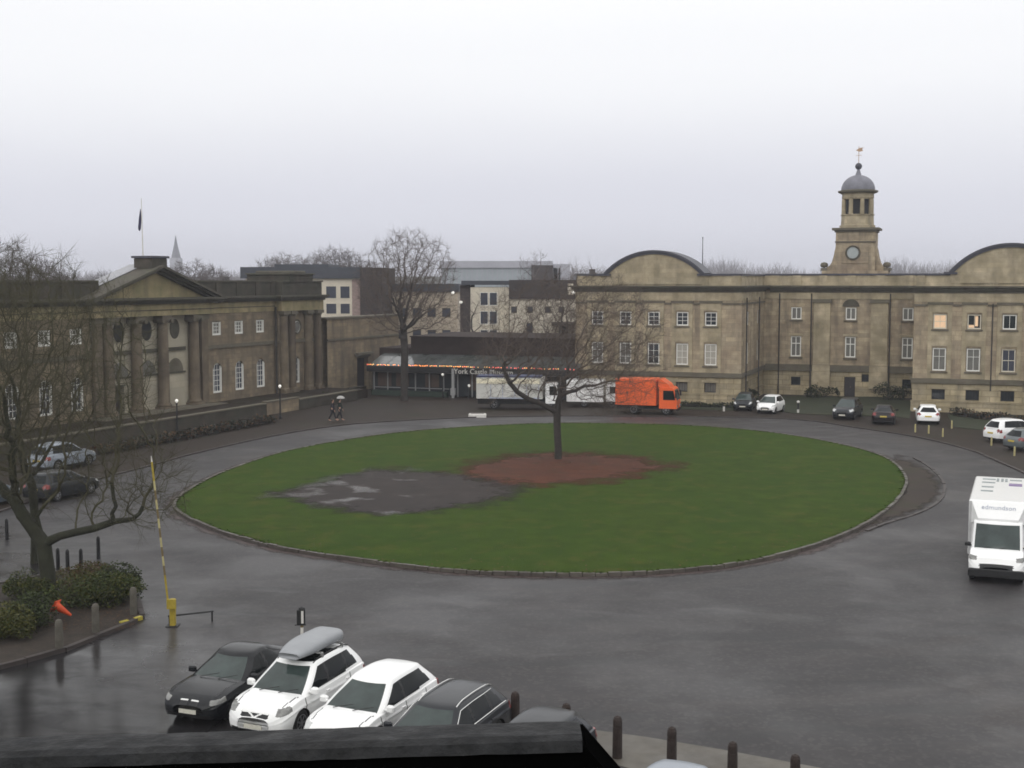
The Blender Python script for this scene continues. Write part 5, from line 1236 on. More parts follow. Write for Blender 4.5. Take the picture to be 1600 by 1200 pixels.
SPEC = {
 'suv': dict(L=4.34, W=1.80, H=1.60, wb=(1.30, -1.32), R=.345, top=[(-2.17, .86), (-2.12, 1.0), (-1.8, 1.05), (-.8, 1.02), (.4, .985), (1.05, .985), (1.5, .95), (1.85, .86), (2.08, .73), (2.17, .60)], cb=(1.22, -2.05), cr=(.30, -1.68), wr=.60, clad=True, bp=-.12, lamp=(.66, .86), grille=(.64, .76), gw=.40),
 'hatch': dict(L=4.26, W=1.80, H=1.47, wb=(1.28, -1.30), R=.325, top=[(-2.13, .80), (-2.08, .93), (-1.8, .98), (-.8, .955), (.4, .92), (1.05, .90), (1.5, .86), (1.85, .76), (2.05, .65), (2.13, .52)], cb=(1.22, -1.98), cr=(.22, -1.55), wr=.58, clad=False, bp=-.15, lamp=(.58, .76), grille=(.36, .54), gw=.45),
 'sedan': dict(L=4.53, W=1.80, H=1.42, wb=(1.40, -1.36), R=.33, top=[(-2.265, .80), (-2.2, .93), (-1.9, .99), (-1.2, .97), (.0, .93), (.95, .90), (1.5, .86), (1.95, .77), (2.18, .66), (2.265, .54)], cb=(1.05, -1.78), cr=(.16, -.92), wr=.56, clad=False, bp=-.28, lamp=(.60, .74), grille=(.58, .70), gw=.27),
 'estate': dict(L=4.70, W=1.82, H=1.47, wb=(1.42, -1.38), R=.335, top=[(-2.35, .80), (-2.3, .95), (-1.9, 1.0), (-.8, .97), (.4, .93), (1.1, .91), (1.6, .86), (2.05, .76), (2.28, .65), (2.35, .53)], cb=(1.22, -2.2), cr=(.26, -1.82), wr=.57, clad=False, bp=-.2, lamp=(.60, .75), grille=(.5, .7), gw=.4),
 'city': dict(L=3.6, W=1.65, H=1.48, wb=(1.15, -1.15), R=.29, top=[(-1.8, .82), (-1.75, .95), (-1.4, .98), (-.4, .95), (.6, .93), (1.1, .92), (1.4, .86), (1.65, .74), (1.8, .56)], cb=(1.30, -1.72), cr=(.42, -1.42), wr=.57, clad=False, bp=-.15, lamp=(.62, .80), grille=(.36, .5), gw=.35),
 'cab': dict(L=2.35, W=2.0, H=2.16, wb=(.42, -9), R=.36, top=[(-1.175, 1.2), (-.6, 1.2), (.1, 1.2), (.45, 1.19), (.75, 1.08), (1.0, .92), (1.12, .78), (1.175, .6)], cb=(.50, -1.17), cr=(-.08, -1.17), wr=.80, clad=True, bp=-.6, lamp=(.72, 1.0), grille=(.5, .74), gw=.6),
}
def wheel_mesh(R_, w, n=22):
    a, b = MB(), MB()
    a.lathe([(R_ * .66, -w / 2), (R_ * .93, -w / 2), (R_, -w / 2 + .03), (R_, w / 2 - .03), (R_ * .93, w / 2), (R_ * .66, w / 2)], (0, 0, 0), n, axis='y', caps=True)
    b.lathe([(R_ * .665, -w / 2 - .004), (R_ * .6, -w / 2 - .004), (R_ * .58, -w / 2 + .05), (R_ * .15, -w / 2 + .05)], (0, 0, 0), n, axis='y', caps=False)
    for i in range(7):
        t = 2 * math.pi * i / 7; d = Vector((math.cos(t), 0, math.sin(t))); p = Vector((-d.z, 0, d.x))
        q = [d * .05 + p * .03, d * R_ * .6 + p * .022, d * R_ * .6 - p * .022, d * .05 - p * .03]
        b.add([(v.x, -w / 2 + .0, v.z) for v in q] + [(v.x, -w / 2 + .04, v.z) for v in q], [(0, 1, 2, 3), (0, 4, 5, 1), (2, 6, 7, 3), (1, 5, 6, 2)])
    b.lathe([(.06, -w / 2 - .004), (.06, -w / 2 + .05)], (0, 0, 0), 10, axis='y')
    return a, b
_wm = {}
def car(name, label, cat, loc, az, kind, pm, fine=True, group=None, rails=None, lampm=None, plate=True, x_off=0.0, only_cab=False, root=None, wheels=True):
    """az: compass direction the nose points to, clockwise from straight ahead of the camera"""
    s = SPEC[kind]; L_, W_, H_ = s['L'], s['W'], s['H']; hw = W_ / 2; Rw = s['R']
    if root is None: root = thing(name, label, cat, loc, R(90 - az), group)
    nx = 150 if fine else 60; nr = 46 if fine else 14; nt = 30 if fine else 6
    parts = {k: MB() for k in ('paint', 'chrome', 'sunroof', 'trim', 'headlight', 'tail_light', 'grille', 'windscreen', 'side_window', 'rear_window', 'under')}
    xs = np.linspace(-L_ / 2, L_ / 2, nx + 1); top = s['top']
    if fine: xs = np.concatenate([np.linspace(-L_ / 2, L_ / 2 - .62, 110), np.linspace(L_ / 2 - .61, L_ / 2, 56)])
    nx = len(xs) - 1
    def plan(x):
        e = abs(x) / (L_ / 2)
        f = 1.0
        if e > .72: f = 1 - (.20 if x > 0 else .12) * ((e - .72) / .28) ** 2.2
        if e > .93: f *= math.sqrt(max(.0, 1 - (.62 if x > 0 else .3) * ((e - .93) / .07) ** 2.4))
        return hw * f
    def zbot(x):
        z = .20 if not (abs(x) > L_ / 2 - .35) else .20 + .06 * ((abs(x) - L_ / 2 + .35) / .35) ** 2
        for w in s['wb']:
            q = (Rw * 1.16) ** 2 - (x - w) ** 2
            if q > 0: z = max(z, Rw + math.sqrt(q) - .02)
        return z
    def section(x):
        zt = interp(top, x); zb = zbot(x); w = plan(x); ov = []
        for i in range(nr + 1):
            t = i / nr; z = zb + (zt - .035 - zb) * t
            h = (z - .2) / max(.3, zt - .2)
            y = w * (.93 + .07 * math.sin(min(1, max(0, h) / .55) * math.pi / 2)) if h < .55 else w * (1 - .055 * ((h - .55) / .45) ** 1.6)
            y += .018 * math.exp(-((h - .72) / .05) ** 2) * w          # shoulder crease
            ov.append((y, z))
        y0 = ov[-1][0]
        for i in range(1, nt + 1):
            t = i / nt; ov.append((y0 * (1 - t), zt - .035 + .035 * min(1, t * 5) + .03 * (1 - (1 - t) ** 2)))
        return ov
    def bulge(x, z):
        # noses and tails lean: the top sits behind the bumper
        e = x / (L_ / 2)
        if e > .86: return -.10 * ((e - .86) / .14) * max(0, (z - .5) / .35) ** 1.2 - .05 * ((e - .86) / .14) * max(0, (.36 - z) / .16)
        if e < -.9: return .10 * ((-e - .9) / .1) * max(0, (z - .6) / .4) ** 1.2
        return 0
    grid = []
    for x in xs:
        sc = section(x); row = []
        for y, z in sc[:-1]: row.append((x + bulge(x, z), y, z))
        y, z = sc[-1]; row.append((x + bulge(x, z), 0, z))
        row += [(a, -b, c) for a, b, c in row[-2::-1]]
        grid.append(row)
    m = len(grid[0])
    seams = [s['cb'][0] - .12, s['bp'], s['bp'] - 1.02]
    def cat_low(x, y, z):
        ay = abs(y)
        if kind != 'cab' and z < .30 and s['clad']: return 'trim'
        if x > L_ / 2 - .62:
            l0, l1 = s['lamp']
            sl = (x - (L_ / 2 - .62)) / .62
            hi_ = l1 - .06 + .13 * (1 - sl)
            if ay > hw * (.58 + .10 * sl if kind != 'cab' else .70) and max(l0 + .09 * (1 - sl), hi_ - .12) < z < hi_ and (L_ / 2 - .48 < x < L_ / 2 - .04): return 'headlight'
            g0, g1 = s['grille']
            if x > L_ / 2 - .25 and ay < s['gw'] and g0 < z < g1 and not (kind == 'sedan' and ay < .045): return 'chrome' if (kind in ('sedan', 'suv') and (z > g1 - .028 or (kind == 'suv' and abs(ay - .22 * (z - g0) / (g1 - g0)) < .035))) else 'grille'
            if x > L_ / 2 - .30 and .25 < z < .36 and ay < .68: return 'grille'
        if x < -L_ / 2 + .30 and kind != 'cab':
            if ay > hw * .62 and .74 < z < .96: return 'tail_light'
            if z < .34: return 'trim'
        if fine and kind != 'cab' and s['cb'][0] - .02 < x < L_ / 2 - .32 and abs(ay - hw * (.80 - .10 * (x - s['cb'][0]))) < .014 and z > interp(top, x) - .03: return 'trim'
        return 'paint'
    for i in range(nx):
        for j in range(m - 1):
            q = [grid[i][j], grid[i + 1][j], grid[i + 1][j + 1], grid[i][j + 1]]
            c = [sum(v[k] for v in q) / 4 for k in range(3)]
            k = cat_low(*c)
            if k == 'paint' and fine and any(abs(c[0] - a) < L_ / nx * .55 for a in seams) and abs(c[1]) > hw * .9 and .34 < c[2] < interp(top, c[0]) - .05: k = 'trim'
            parts[k].add(q, [(0, 1, 2, 3)])
        parts['under'].add([grid[i][0], grid[i][-1], grid[i + 1][-1], grid[i + 1][0]], [(0, 1, 2, 3)])
    for gi, fl_ in ((0, 0), (nx, 1)):
        row = grid[gi]; half = m // 2
        for j in range(half):
            q = [row[j], row[j + 1], row[m - 2 - j], row[m - 1 - j]]
            c = [(q[0][k] + q[1][k]) / 2 for k in range(3)]
            kk = 'paint'
            if fl_ and s['grille'][0] < c[2] < s['grille'][1]:
                g = s['gw']; a, b = row[j], row[j + 1]
                def lim(p, y): return (p[0], math.copysign(min(abs(p[1]), y), p[1]), p[2])
                A = [lim(a, g), lim(b, g), lim(row[m - 2 - j], g), lim(row[m - 1 - j], g)]
                parts['grille'].add(A, [(0, 1, 2, 3)]); parts['paint'].add([a, b, A[1], A[0]], [(0, 1, 2, 3)]); parts['paint'].add([A[3], A[2], row[m - 2 - j], row[m - 1 - j]], [(0, 1, 2, 3)]); continue
            if c[2] < .34: kk = 'trim'
            parts[kk].add(q, [(0, 1, 2, 3)])
    # cabin
    bx, rx = s['cb'], s['cr']; nz_ = 14 if fine else 8; nf, ns_, nc = (12, 46, 4) if fine else (6, 20, 2)
    def roofz(x):
        xc = (rx[0] + rx[1]) / 2 - .05; hl = (rx[0] - rx[1]) / 2; return H_ - (.055 if kind != 'cab' else .02) * ((x - xc) / hl) ** 2
    def ring(t, sc=1.0, dz=0.0):
        xf = bx[0] + (rx[0] - bx[0]) * t; xr = bx[1] + (rx[1] - bx[1]) * (t ** (1.0 if kind != 'suv' else 1.3)); w = hw * .93 + (s['wr'] * (hw / .9) - hw * .93) * (t ** 1.35)
        rc = min(.17, w * .4) ; bow = .13 * (1 - .2 * t); rc2 = .14
        o = []
        for i in range(nf + 1): y = (w - rc) * (1 - i / nf); o.append((xf - bow * (y / w) ** 2, y))
        o = o                                     # centre is the last of the half front edge
        half = [(x, y) for x, y in o][::-1]        # from centre to the corner
        cx_, cy_ = half[-1]
        for i in range(1, nc + 1): a = math.pi / 2 * i / nc; half.append((cx_ - rc * (1 - math.cos(a)), cy_ + rc * math.sin(a)))
        x0 = half[-1][0]
        for i in range(1, ns_ + 1): x = x0 + (xr + rc2 - x0) * i / ns_; half.append((x, w - .05 * hw * (max(0, i / ns_ - .55) / .45) ** 2 * (1 + t)))
        y0 = half[-1][1]; xq = half[-1][0]
        for i in range(1, nc + 1): a = math.pi / 2 * i / nc; half.append((xq - rc2 * math.sin(a), y0 - rc2 * (1 - math.cos(a))))
        y1 = half[-1][1]; xz = half[-1][0]
        for i in range(1, nf + 1): y = y1 * (1 - i / nf); half.append((xz - .06 * (1 - (y / y1) ** 2), y))
        P = []
        for x, y in half:
            z0 = interp(top, min(max(x, bx[1]), bx[0])) - .035; P.append((x, y, z0 + (roofz(min(max(x, rx[1] - .1), rx[0] + .1)) - z0) * t))
        return P
    ts = [i / nz_ for i in range(nz_ + 1)]; rings = [ring(t) for t in ts]; nh = len(rings[0])
    fe = nf; fc = nf + nc; se = fc + ns_; sc_ = se + nc
    for k in range(nz_):
        t = (ts[k] + ts[k + 1]) / 2
        for i in range(nh - 1):
            f = (i + .5 - fc) / ns_
            kk = 'paint'
            if i < fe + 1 and .03 < t < .95: kk = 'windscreen'
            elif fc <= i < se:
                xm = (rings[k][i][0] + rings[k][i + 1][0]) / 2; endf = .93 if kind != 'sedan' else .86
                lo = .10 + .16 * max(0, f - .6) ** 1.2
                if .015 + .0 * t < f < endf - .05 * t and lo < t < .87:
                    kk = 'trim' if abs(xm - s['bp']) < .045 or (kind in ('estate', 'suv', 'sedan') and abs(xm - (s['bp'] - .95)) < .035) else 'side_window'
                if kind == 'cab' and f > .55: kk = 'paint'
            elif i >= sc_ and .16 < t < .86 and kind != 'cab': kk = 'rear_window'
            q = [rings[k][i], rings[k][i + 1], rings[k + 1][i + 1], rings[k + 1][i]]
            parts[kk].add(q[::-1], [(0, 1, 2, 3)])
            parts[kk].add([(x, -y, z) for x, y, z in q], [(0, 1, 2, 3)])
    last = rings[-1]; cxm = (rx[0] + rx[1]) / 2
    prev = last
    for sc2, dz in ((.93, .022), (.8, .036), (.55, .046), (.25, .05), (.001, .05)):
        cur = [(cxm + (x - cxm) * (sc2 if sc2 > .5 else sc2), y * sc2, roofz(cxm + (x - cxm) * sc2) + dz * .8) for x, y, z in last]
        for i in range(nh - 1):
            q = [prev[i], prev[i + 1], cur[i + 1], cur[i]]; kk = 'sunroof' if kind == 'suv' and fine and sc2 < .9 and i < nh * .62 else 'paint'; parts[kk].add(q[::-1], [(0, 1, 2, 3)]); parts[kk].add([(x, -y, z) for x, y, z in q], [(0, 1, 2, 3)])
        prev = cur
    mats_ = {'chrome': M_CHROME, 'sunroof': M_CGLASS, 'paint': pm, 'trim': M_TRIM, 'headlight': lampm or M_LAMP, 'tail_light': M_TAIL, 'grille': M_TRIM, 'windscreen': M_WGLASS, 'side_window': M_CGLASS, 'rear_window': M_CGLASS, 'under': M_UNDER}
    nm = {'paint': 'body', 'under': 'underbody', 'chrome': 'grille_trim'}
    body = None
    for k, b in parts.items():
        if not b.v: continue
        if x_off: b.v = [(x + x_off, y, z) for x, y, z in b.v]
        if k in ('headlight', 'tail_light', 'side_window'):
            for sg_ in (1, -1):
                h = MB(); 
                for f in b.f:
                    vv = [b.v[i] for i in f]
                    if sum(v[1] for v in vv) * sg_ > 0: h.add(vv, [(0, 1, 2, 3)])
                if h.v: weld(h.build(k, mats_[k], root, True))
            continue
        o = weld(b.build(nm.get(k, k), mats_[k], root, True))
    # small parts
    xo = x_off; bz = interp(top, bx[0] - .3)
    for sg_ in (1, -1):
        mm = MB(); mm.bbox(-.07, .07, -.11, .11, 0, .15, .04)
        mm.v = [(x + xo + bx[0] - .42, y + sg_ * (hw + .07), z + bz + .0) for x, y, z in mm.v]; mm.box(xo + bx[0] - .40, xo + bx[0] - .34, sg_ * hw * .9 if sg_ > 0 else -hw - .02, hw + .02 if sg_ > 0 else -hw * .9, bz + .02, bz + .06)
        mr = mm.build('mirror', pm if kind != 'cab' else M_TRIM, root)
        if fine:
            hm = MB()
            for xh in (s['bp'] + .16, s['bp'] - .86): hm.bbox(xo + xh - .09, xo + xh + .09, sg_ * (hw - .005) - .018, sg_ * (hw - .005) + .018, interp(top, xh) - .17, interp(top, xh) - .14, .008)
            if kind != 'cab': hm.build('door_handle', pm, root)
    if fine:
        wm = MB()
        for y in (-.45, .12): 
            a = Vector((xo + bx[0] - .02, y, bz + .03)); b = Vector((xo + bx[0] - .18, y + .5, bz + .13)); wm.tube(a, b, .012, .008, 5)
        wm.build('wiper', M_TRIM, root)
    if plate:
        zf = .42 if kind != 'cab' else .42
        MB().box(xo + L_ / 2 - .03, xo + L_ / 2 + .012, -.26, .26, zf - .055, zf + .055).build('number_plate', M_PLATEW, root)
        if kind != 'cab': MB().box(-L_ / 2 - .02, -L_ / 2 + .06, -.26, .26, .62, .73).build('number_plate', M_PLATEY, root)
    if rails:
        for sg_ in (1, -1):
            rb = MB(); pts = []
            for i in range(13):
                x = rx[0] - .1 + (rx[1] - rx[0] + .2) * i / 12; pts.append((x, sg_ * (s['wr'] * (hw / .9) - .06), roofz(x) + .0 + .055 * min(1, min(i, 12 - i) / 1.5)))
            rb.path(pts, .018, 6); rb.build('roof_rail', rails, root)
            if rails is M_CHROME:
                cb = MB(); pts = [(x, sg_ * (hw * .945), interp(top, x) + .03) for x in np.linspace(bx[0] - .35, bx[1] + .35, 14)]; cb.path(pts, .014, 5)
                r5 = []
                for f in np.linspace(0.02, .95, 14):
                    i = fc + int(f * (ns_ - 1)); p = rings[int(nz_ * .9)][i]; r5.append((p[0], sg_ * (p[1] + .008), p[2] + .012))
                cb.path(r5, .012, 5)
                p0 = rings[int(nz_ * .1)][fc]; p1 = rings[int(nz_ * .9)][fc]; cb.tube((p0[0], sg_ * (p0[1] + .008), p0[2]), (p1[0], sg_ * (p1[1] + .008), p1[2] + .012), .012, n=5)
                cb.build('chrome_strip', M_CHROME, root)
    if wheels:
        key = (Rw, fine)
        if key not in _wm:
            a, b = wheel_mesh(Rw, .21, 26 if fine else 14); _wm[key] = (a.mesh('tyre', M_TYRE, True), b.mesh('rim', M_RIM))
        for w in s['wb']:
            if abs(w) > L_ / 2: continue
            for sg_ in (1, -1):
                wt = bpy.data.objects.new('wheel', _wm[key][0]); COL.objects.link(wt); wt.parent = root; wt.location = (xo + w, sg_ * (hw - .13), Rw); wt.rotation_euler = (0, 0, math.pi if sg_ > 0 else 0)
                rm = bpy.data.objects.new('rim', _wm[key][1]); COL.objects.link(rm); rm.parent = wt
    return root
import bmesh
def weld(o):
    bm = bmesh.new(); bm.from_mesh(o.data); bmesh.ops.remove_doubles(bm, verts=bm.verts, dist=.0006); bm.to_mesh(o.data); bm.free(); return o
HD = 203.0
car('saloon_car', 'black saloon parked at the far end of the row beside the height barrier', 'car', (-7.56, 34.33, 0), 201, 'sedan', P_BLACK, lampm=M_LAMPD, group='cars parked in the foreground row')
c2 = car('family_car', 'white tall family car with roof rails carrying a grey roof box', 'car', (-5.61, 33.08, 0), HD, 'suv', P_WHITE, rails=M_TRIM, group='cars parked in the foreground row', lampm=M_LAMPD)
car('hatchback_car', 'white hatchback between the roof box car and the dark estate', 'car', (-3.53, 31.93, 0), HD + 2, 'hatch', P_WHITE, group='cars parked in the foreground row')
car('estate_car', 'dark grey estate car with chrome roof rails behind the low wall', 'car', (-1.72, 29.95, 0), HD + 2, 'estate', P_GREY, rails=M_CHROME, group='cars parked in the foreground row')
car('saloon_car', 'grey car nearly hidden behind the low wall, only its roof showing', 'car', (.42, 28.15, 0), HD + 2, 'hatch', P_GREY, group='cars parked in the foreground row')
car('hatchback_car', 'pale car at the bottom edge, only its wet roof showing before the bollards', 'car', (2.95, 24.75, 0), HD + 4, 'hatch', P_SILV)
# roof box on its bars
bx_ = thing('roof_box', 'long grey roof box strapped on top of the white family car', 'roof box', (-5.61, 33.08, 1.60), R(90 - HD))
mb = MB(); n = 24; mrow = 20; prof = []
for i in range(n + 1):
    t = i / n; x = -1.25 + 2.25 * t
    wv = .47 * (min(1, t / .10) ** .5 if t < .10 else 1) * (1 if t < .62 else math.cos((t - .62) / .38 * .86)); hv = .33 * (min(1, t / .08) ** .5 if t < .08 else 1) * (1 if t < .5 else 1 - .55 * ((t - .5) / .5) ** 1.7)
    prof.append([(x, max(.02, wv) * math.copysign(abs(math.cos(a)) ** .55, math.cos(a)), .12 + max(.03, hv) * (.5 + .5 * math.copysign(abs(math.sin(a)) ** .6, math.sin(a)))) for a in np.linspace(0, 2 * math.pi, mrow, endpoint=False)])
vs = [p for r in prof for p in r]; fs = [(i * mrow + j, i * mrow + (j + 1) % mrow, (i + 1) * mrow + (j + 1) % mrow, (i + 1) * mrow + j) for i in range(n) for j in range(mrow)]
fs += [tuple(range(mrow)), tuple(n * mrow + k for k in range(mrow - 1, -1, -1))]
mb.add(vs, fs); sh_ = mb.build('shell', P_BOX, bx_, True); sh_.location = (-.42, .04, -.02); sh_.data.flip_normals()
mb = MB()
for x in (-1.2, -.2): mb.box(x - .04, x + .04, -.58, .58, .10, .135); mb.box(x - .04, x + .04, -.60, -.55, -.0, .13); mb.box(x - .04, x + .04, .55, .60, -.0, .13)
mb.build('cross_bar', M_CHROME, bx_)

# white box van at the right edge
VN = thing('box_van', 'white box van with a lettered wind deflector parked at the right edge', 'van', (19.62, 50.95, 0), R(90 - 202))
car('', '', '', None, 0, 'cab', P_WHITE, x_off=2.2, root=VN, lampm=M_LAMPD)
mb = MB(); mb.bbox(-4.95, 1.55, -1.1, 1.1, .72, 2.9, .05); mb.build('cargo_box', P_WHITE, VN)
mb = MB(); mb.box(-4.9, 1.5, -.95, .95, .45, .718); mb.build('chassis', M_UNDER, VN)
mb = MB()
A = [(1.553, -1.0, 2.86), (1.553, 1.0, 2.86), (2.02, .74, 2.26), (2.02, -.74, 2.26)]
Bq = [(1.553, -1.0, 2.0), (1.553, 1.0, 2.0), (2.02, .74, 2.1), (2.02, -.74, 2.1)]
mb.add(A + Bq, [(0, 1, 2, 3), (7, 6, 5, 4), (3, 2, 6, 7), (1, 0, 4, 5), (2, 1, 5, 6), (0, 3, 7, 4)]); mb.build('wind_deflector', P_WHITE, VN)
tilt = math.atan2(.60, .467)
M_LETB = mat('grey_blue_lettering', (0.36, 0.39, 0.47), .6, .1, 5)
text_mesh('edmundson', .27, M_LETB, VN, (1.775, 0, 2.59), (tilt, 0, R(90)), .004, align='CENTER')
mb = MB()
for (x0, x1, y0, y1) in ((-4.3, -4.0, -.78, -.25), (-3.35, -3.05, -.78, -.25), (-2.1, -1.8, -.75, -.28), (-1.0, -.7, -.75, -.28), (-4.3, -4.0, .32, .8)): mb.box(x0, x1, y0, y1, 2.902, 2.912)
for y in (-.16, .02, .18): mb.box(-4.45, -3.6, y - .05, y + .05, 2.902, 2.914)
mb.build('roof_marking', mat('grey_roof_marking', (0.25, 0.28, 0.28), .6, .2, 4), VN)
mb = MB(); mb.bbox(-3.1, -2.5, .3, .82, 2.902, 2.93, .02); mb.build('roof_patch', mat('purple_roof_patch', (0.20, 0.15, 0.27), .6, .2, 4), VN)
mb = MB()
for s in (-1, 1): mb.box(1.5, 1.56, s * 1.04 - .06, s * 1.04 + .06, .74, 2.84)
mb.box(-4.93, 1.53, -1.112, -1.102, .73, .9); mb.box(-4.93, 1.53, 1.102, 1.112, .73, .9); [mb.box(x - .012, x + .012, s * 1.1 - .006, s * 1.1 + .006, .92, 2.83) for x in (-3.6, -2.3, -1.0, .3) for s in (-1, 1)]; mb.build('box_trim', mat('dull_aluminium_edge', (0.5, 0.5, 0.5), .4, .1, 3), VN)
mb = MB(); mb.box(3.0, 3.4, -1.0, 1.0, .26, .50); mb.bbox(3.28, 3.42, -.98, .98, .27, .56, .03); mb.build('bumper', M_TRIM, VN)
a, b = wheel_mesh(.36, .24); tm, rm_ = a.mesh('tyre', M_TYRE, True), b.mesh('rim', M_RIM)
for x in (-2.9,):
    for s in (-1, 1):
        o = bpy.data.objects.new('wheel', tm); COL.objects.link(o); o.parent = VN; o.location = (x, s * .92, .36); o.rotation_euler = (0, 0, math.pi if s > 0 else 0); q = bpy.data.objects.new('rim', rm_); COL.objects.link(q); q.parent = o

# lorries by the entrance
def lorry(name, label, loc, az, L_, H_, cabL, pm, pbox, deflect=True, low=0.95, strip=None):
    t = thing(name, label, 'lorry', loc, R(90 - az)); f = L_ / 2; w = 1.15
    mb = MB(); mb.bbox(-f, f - cabL - .25, -w, w, low, H_, .05); mb.build('cargo_box', pbox, t)
    mb = MB(); mb.box(-f + .1, f - .6, -.9, .9, .45, low - .01); mb.build('chassis', M_UNDER, t)
    ch_ = min(2.35, H_ - .3); mb = MB()
    P = [(f - cabL, .55), (f, .55), (f + .02, 1.15), (f - .22, ch_ - .12), (f - .4, ch_), (f - cabL, ch_)]
    mb.prism_y(P[::-1], -w + .05, w - .05); mb.build('cab', pm, t)
    if deflect:
        mb = MB(); mb.prism_y([(f - cabL - .1, ch_ + .005), (f - .55, ch_ + .005), (f - .7, ch_ + .25), (f - cabL + .15, H_), (f - cabL - .1, H_)], -w + .15, w - .15); mb.build('wind_deflector', pm, t)
    for s in (-1, 1):
        mb = MB(); y = s * (w - .05); y0, y1 = (y + .002, y + .02) if s > 0 else (y - .02, y - .002)
        mb.prism_y([(f - cabL + .35, 1.3), (f - .12, 1.3), (f - .28, ch_ - .25), (f - cabL + .35, ch_ - .25)][::-1], y0, y1); mb.build('side_window', M_CGLASS, t)
        mb = MB(); mb.box(f - .1, f + .05, s * (w + .12) - .1, s * (w + .12) + .1, 1.5, 2.0); mb.build('mirror', M_TRIM, t)
        mb = MB(); mb.box(f - .02, f + .035, s * .8 - .18, s * .8 + .18, .65, .85); mb.build('headlight', M_LAMP, t)
    mb = MB(); mb.add([(f + .015, -w + .2, 1.28), (f + .015, w - .2, 1.28), (f - .20, w - .25, ch_ - .2), (f - .20, -w + .25, ch_ - .2), (f - .0, -w + .2, 1.25), (f - .0, w - .2, 1.25), (f - .23, w - .25, ch_ - .2), (f - .23, -w + .25, ch_ - .2)], [(0, 1, 2, 3), (7, 6, 5, 4), (0, 4, 5, 1), (1, 5, 6, 2), (2, 6, 7, 3), (3, 7, 4, 0)]); mb.build('windscreen', M_WGLASS, t)
    mb = MB(); mb.box(f - .05, f + .06, -w + .05, w - .05, .35, .549); mb.build('bumper', M_TRIM, t)
    if strip: strip(t, f, w, H_)
    a, b = wheel_mesh(.42, .26, 14); tm_, rm2 = a.mesh('tyre', M_TYRE, True), b.mesh('rim', M_RIM)
    for x in (f - .9, -f + 1.6):
        for s in (-1, 1):
            o = bpy.data.objects.new('wheel', tm_); COL.objects.link(o); o.parent = t; o.location = (x, s * (w - .2), .42); o.rotation_euler = (0, 0, math.pi if s > 0 else 0); q = bpy.data.objects.new('rim', rm2); COL.objects.link(q); q.parent = o
    return t
M_TARP = mat('dirty_pale_lorry_side', (0.60, 0.59, 0.55), .6, .15, .9, tint=(0.42, 0.42, 0.39), tscale=.5, tamt=.8)
def white_strip(t, f, w, H_):
    MB().box(-f + .05, f - 1.7, w + .003, w + .05, H_ - .55, H_ - .12).build('top_board', mat('cream_board', (0.80, 0.74, 0.56), .6, .06, 2), t)  # plain cream board along the top of the box side
    MB().box(-f + .05, f - 1.7, w + .003, w + .04, H_ - .64, H_ - .56).build('blue_edge', mat('navy_edging', (0.02, 0.03, 0.09), .6), t)
    MB().box(-f, f - 1.6, -w, w, H_ + .002, H_ + .12).build('roof_edge', bpy.data.materials['navy_edging'], t)
    MB().box(-f + .05, -f + 1.15, w + .003, w + .03, 1.0, H_ - .66).build('side_door', mat('grey_side_door', (0.09, 0.09, 0.085), .6), t)
    mb = MB()
    for x in np.linspace(-f + 1.3, f - 1.8, 5): mb.box(x - .03, x + .03, w + .003, w + .03, 1.0, H_ - .66)
    mb.box(-f + 1.15, f - 1.7, w + .003, w + .045, .96, 1.08); mb.build('side_rib', M_LETB, t)
# looking from the camera the right-hand (negative y) side of a lorry driving right faces us; keep boards on that side
def flipstrip(t, f, w, H_):
    n0 = len(t.children); white_strip(t, f, w, H_)
    for c in list(t.children)[n0:]:
        if c.name.split('.')[0] in ('top_board', 'blue_edge', 'side_door', 'side_rib'): c.data.transform(Matrix.Diagonal((1, -1, 1, 1))); c.data.flip_normals()
lorry('exhibition_lorry', 'white box lorry with a bright top board parked behind the lawn tree', (.6, 114.6, .03), 96, 7.4, 2.85, 1.2, P_WHITE, M_TARP, False, strip=flipstrip)
lorry('orange_lorry', 'bright orange box lorry facing right beside the left wing', (11.75, 110.2, .03), 106, 5.3, 3.05, 1.5, P_ORANGE, P_ORANGE, True, .8)
lorry('panel_van', 'white van half hidden by twigs between the two lorries', (7.6, 116.4, .03), 100, 5.0, 2.45, 1.4, P_WHITE, P_WHITE, False, .5)

# cars in front of the court building and along the left kerb
far = 'cars parked in front of the stone buildings'
car('small_car', 'dark grey small car at the corner of the left wing', 'car', (20.75, 113.6, .03), 197, 'city', P_GREY, False, far)
car('small_car', 'little white hatchback facing the green beside the left wing', 'car', (22.55, 111.0, .03), 208, 'city', P_WHITE, False, far)
car('sport_utility_car', 'dark grey tall car with pale windscreen on the grass strip before the doorway', 'car', (28.1, 106.6, .03), 207, 'suv', P_GREY, False, far)
car('saloon_car', 'black saloon seen from behind with dull red tail lamps, by the recessed front', 'car', (30.2, 103.3, .03), 18, 'sedan', P_RED, False, far)
car('hatchback_car', 'white hatchback seen from behind near the yellow bollards', 'car', (33.7, 103.3, .03), 16, 'hatch', P_WHITE, False, far)
car('sport_utility_car', 'white tall car seen side on at the right edge behind a grey car', 'car', (36.0, 91.2, .03), 68, 'suv', P_WHITE, False, far)
car('hatchback_car', 'grey green hatchback parked before the white tall car at the right edge', 'car', (35.6, 86.6, .03), 66, 'hatch', P_MID, False, far)
car('hatchback_car', 'white car almost wholly cut off by the right edge', 'car', (36.4, 82.6, .03), 66, 'hatch', P_WHITE, False, far)
car('people_carrier', 'silver people carrier by the kerb behind the mossy tree', 'car', (-27.6, 78.0, .03), 24, 'suv', P_SILV, False, far)
car('hatchback_car', 'blue grey car cut by the left edge beyond the mossy tree', 'car', (-27.1, 64.6, 0), 22, 'hatch', P_BLUE, False, far)
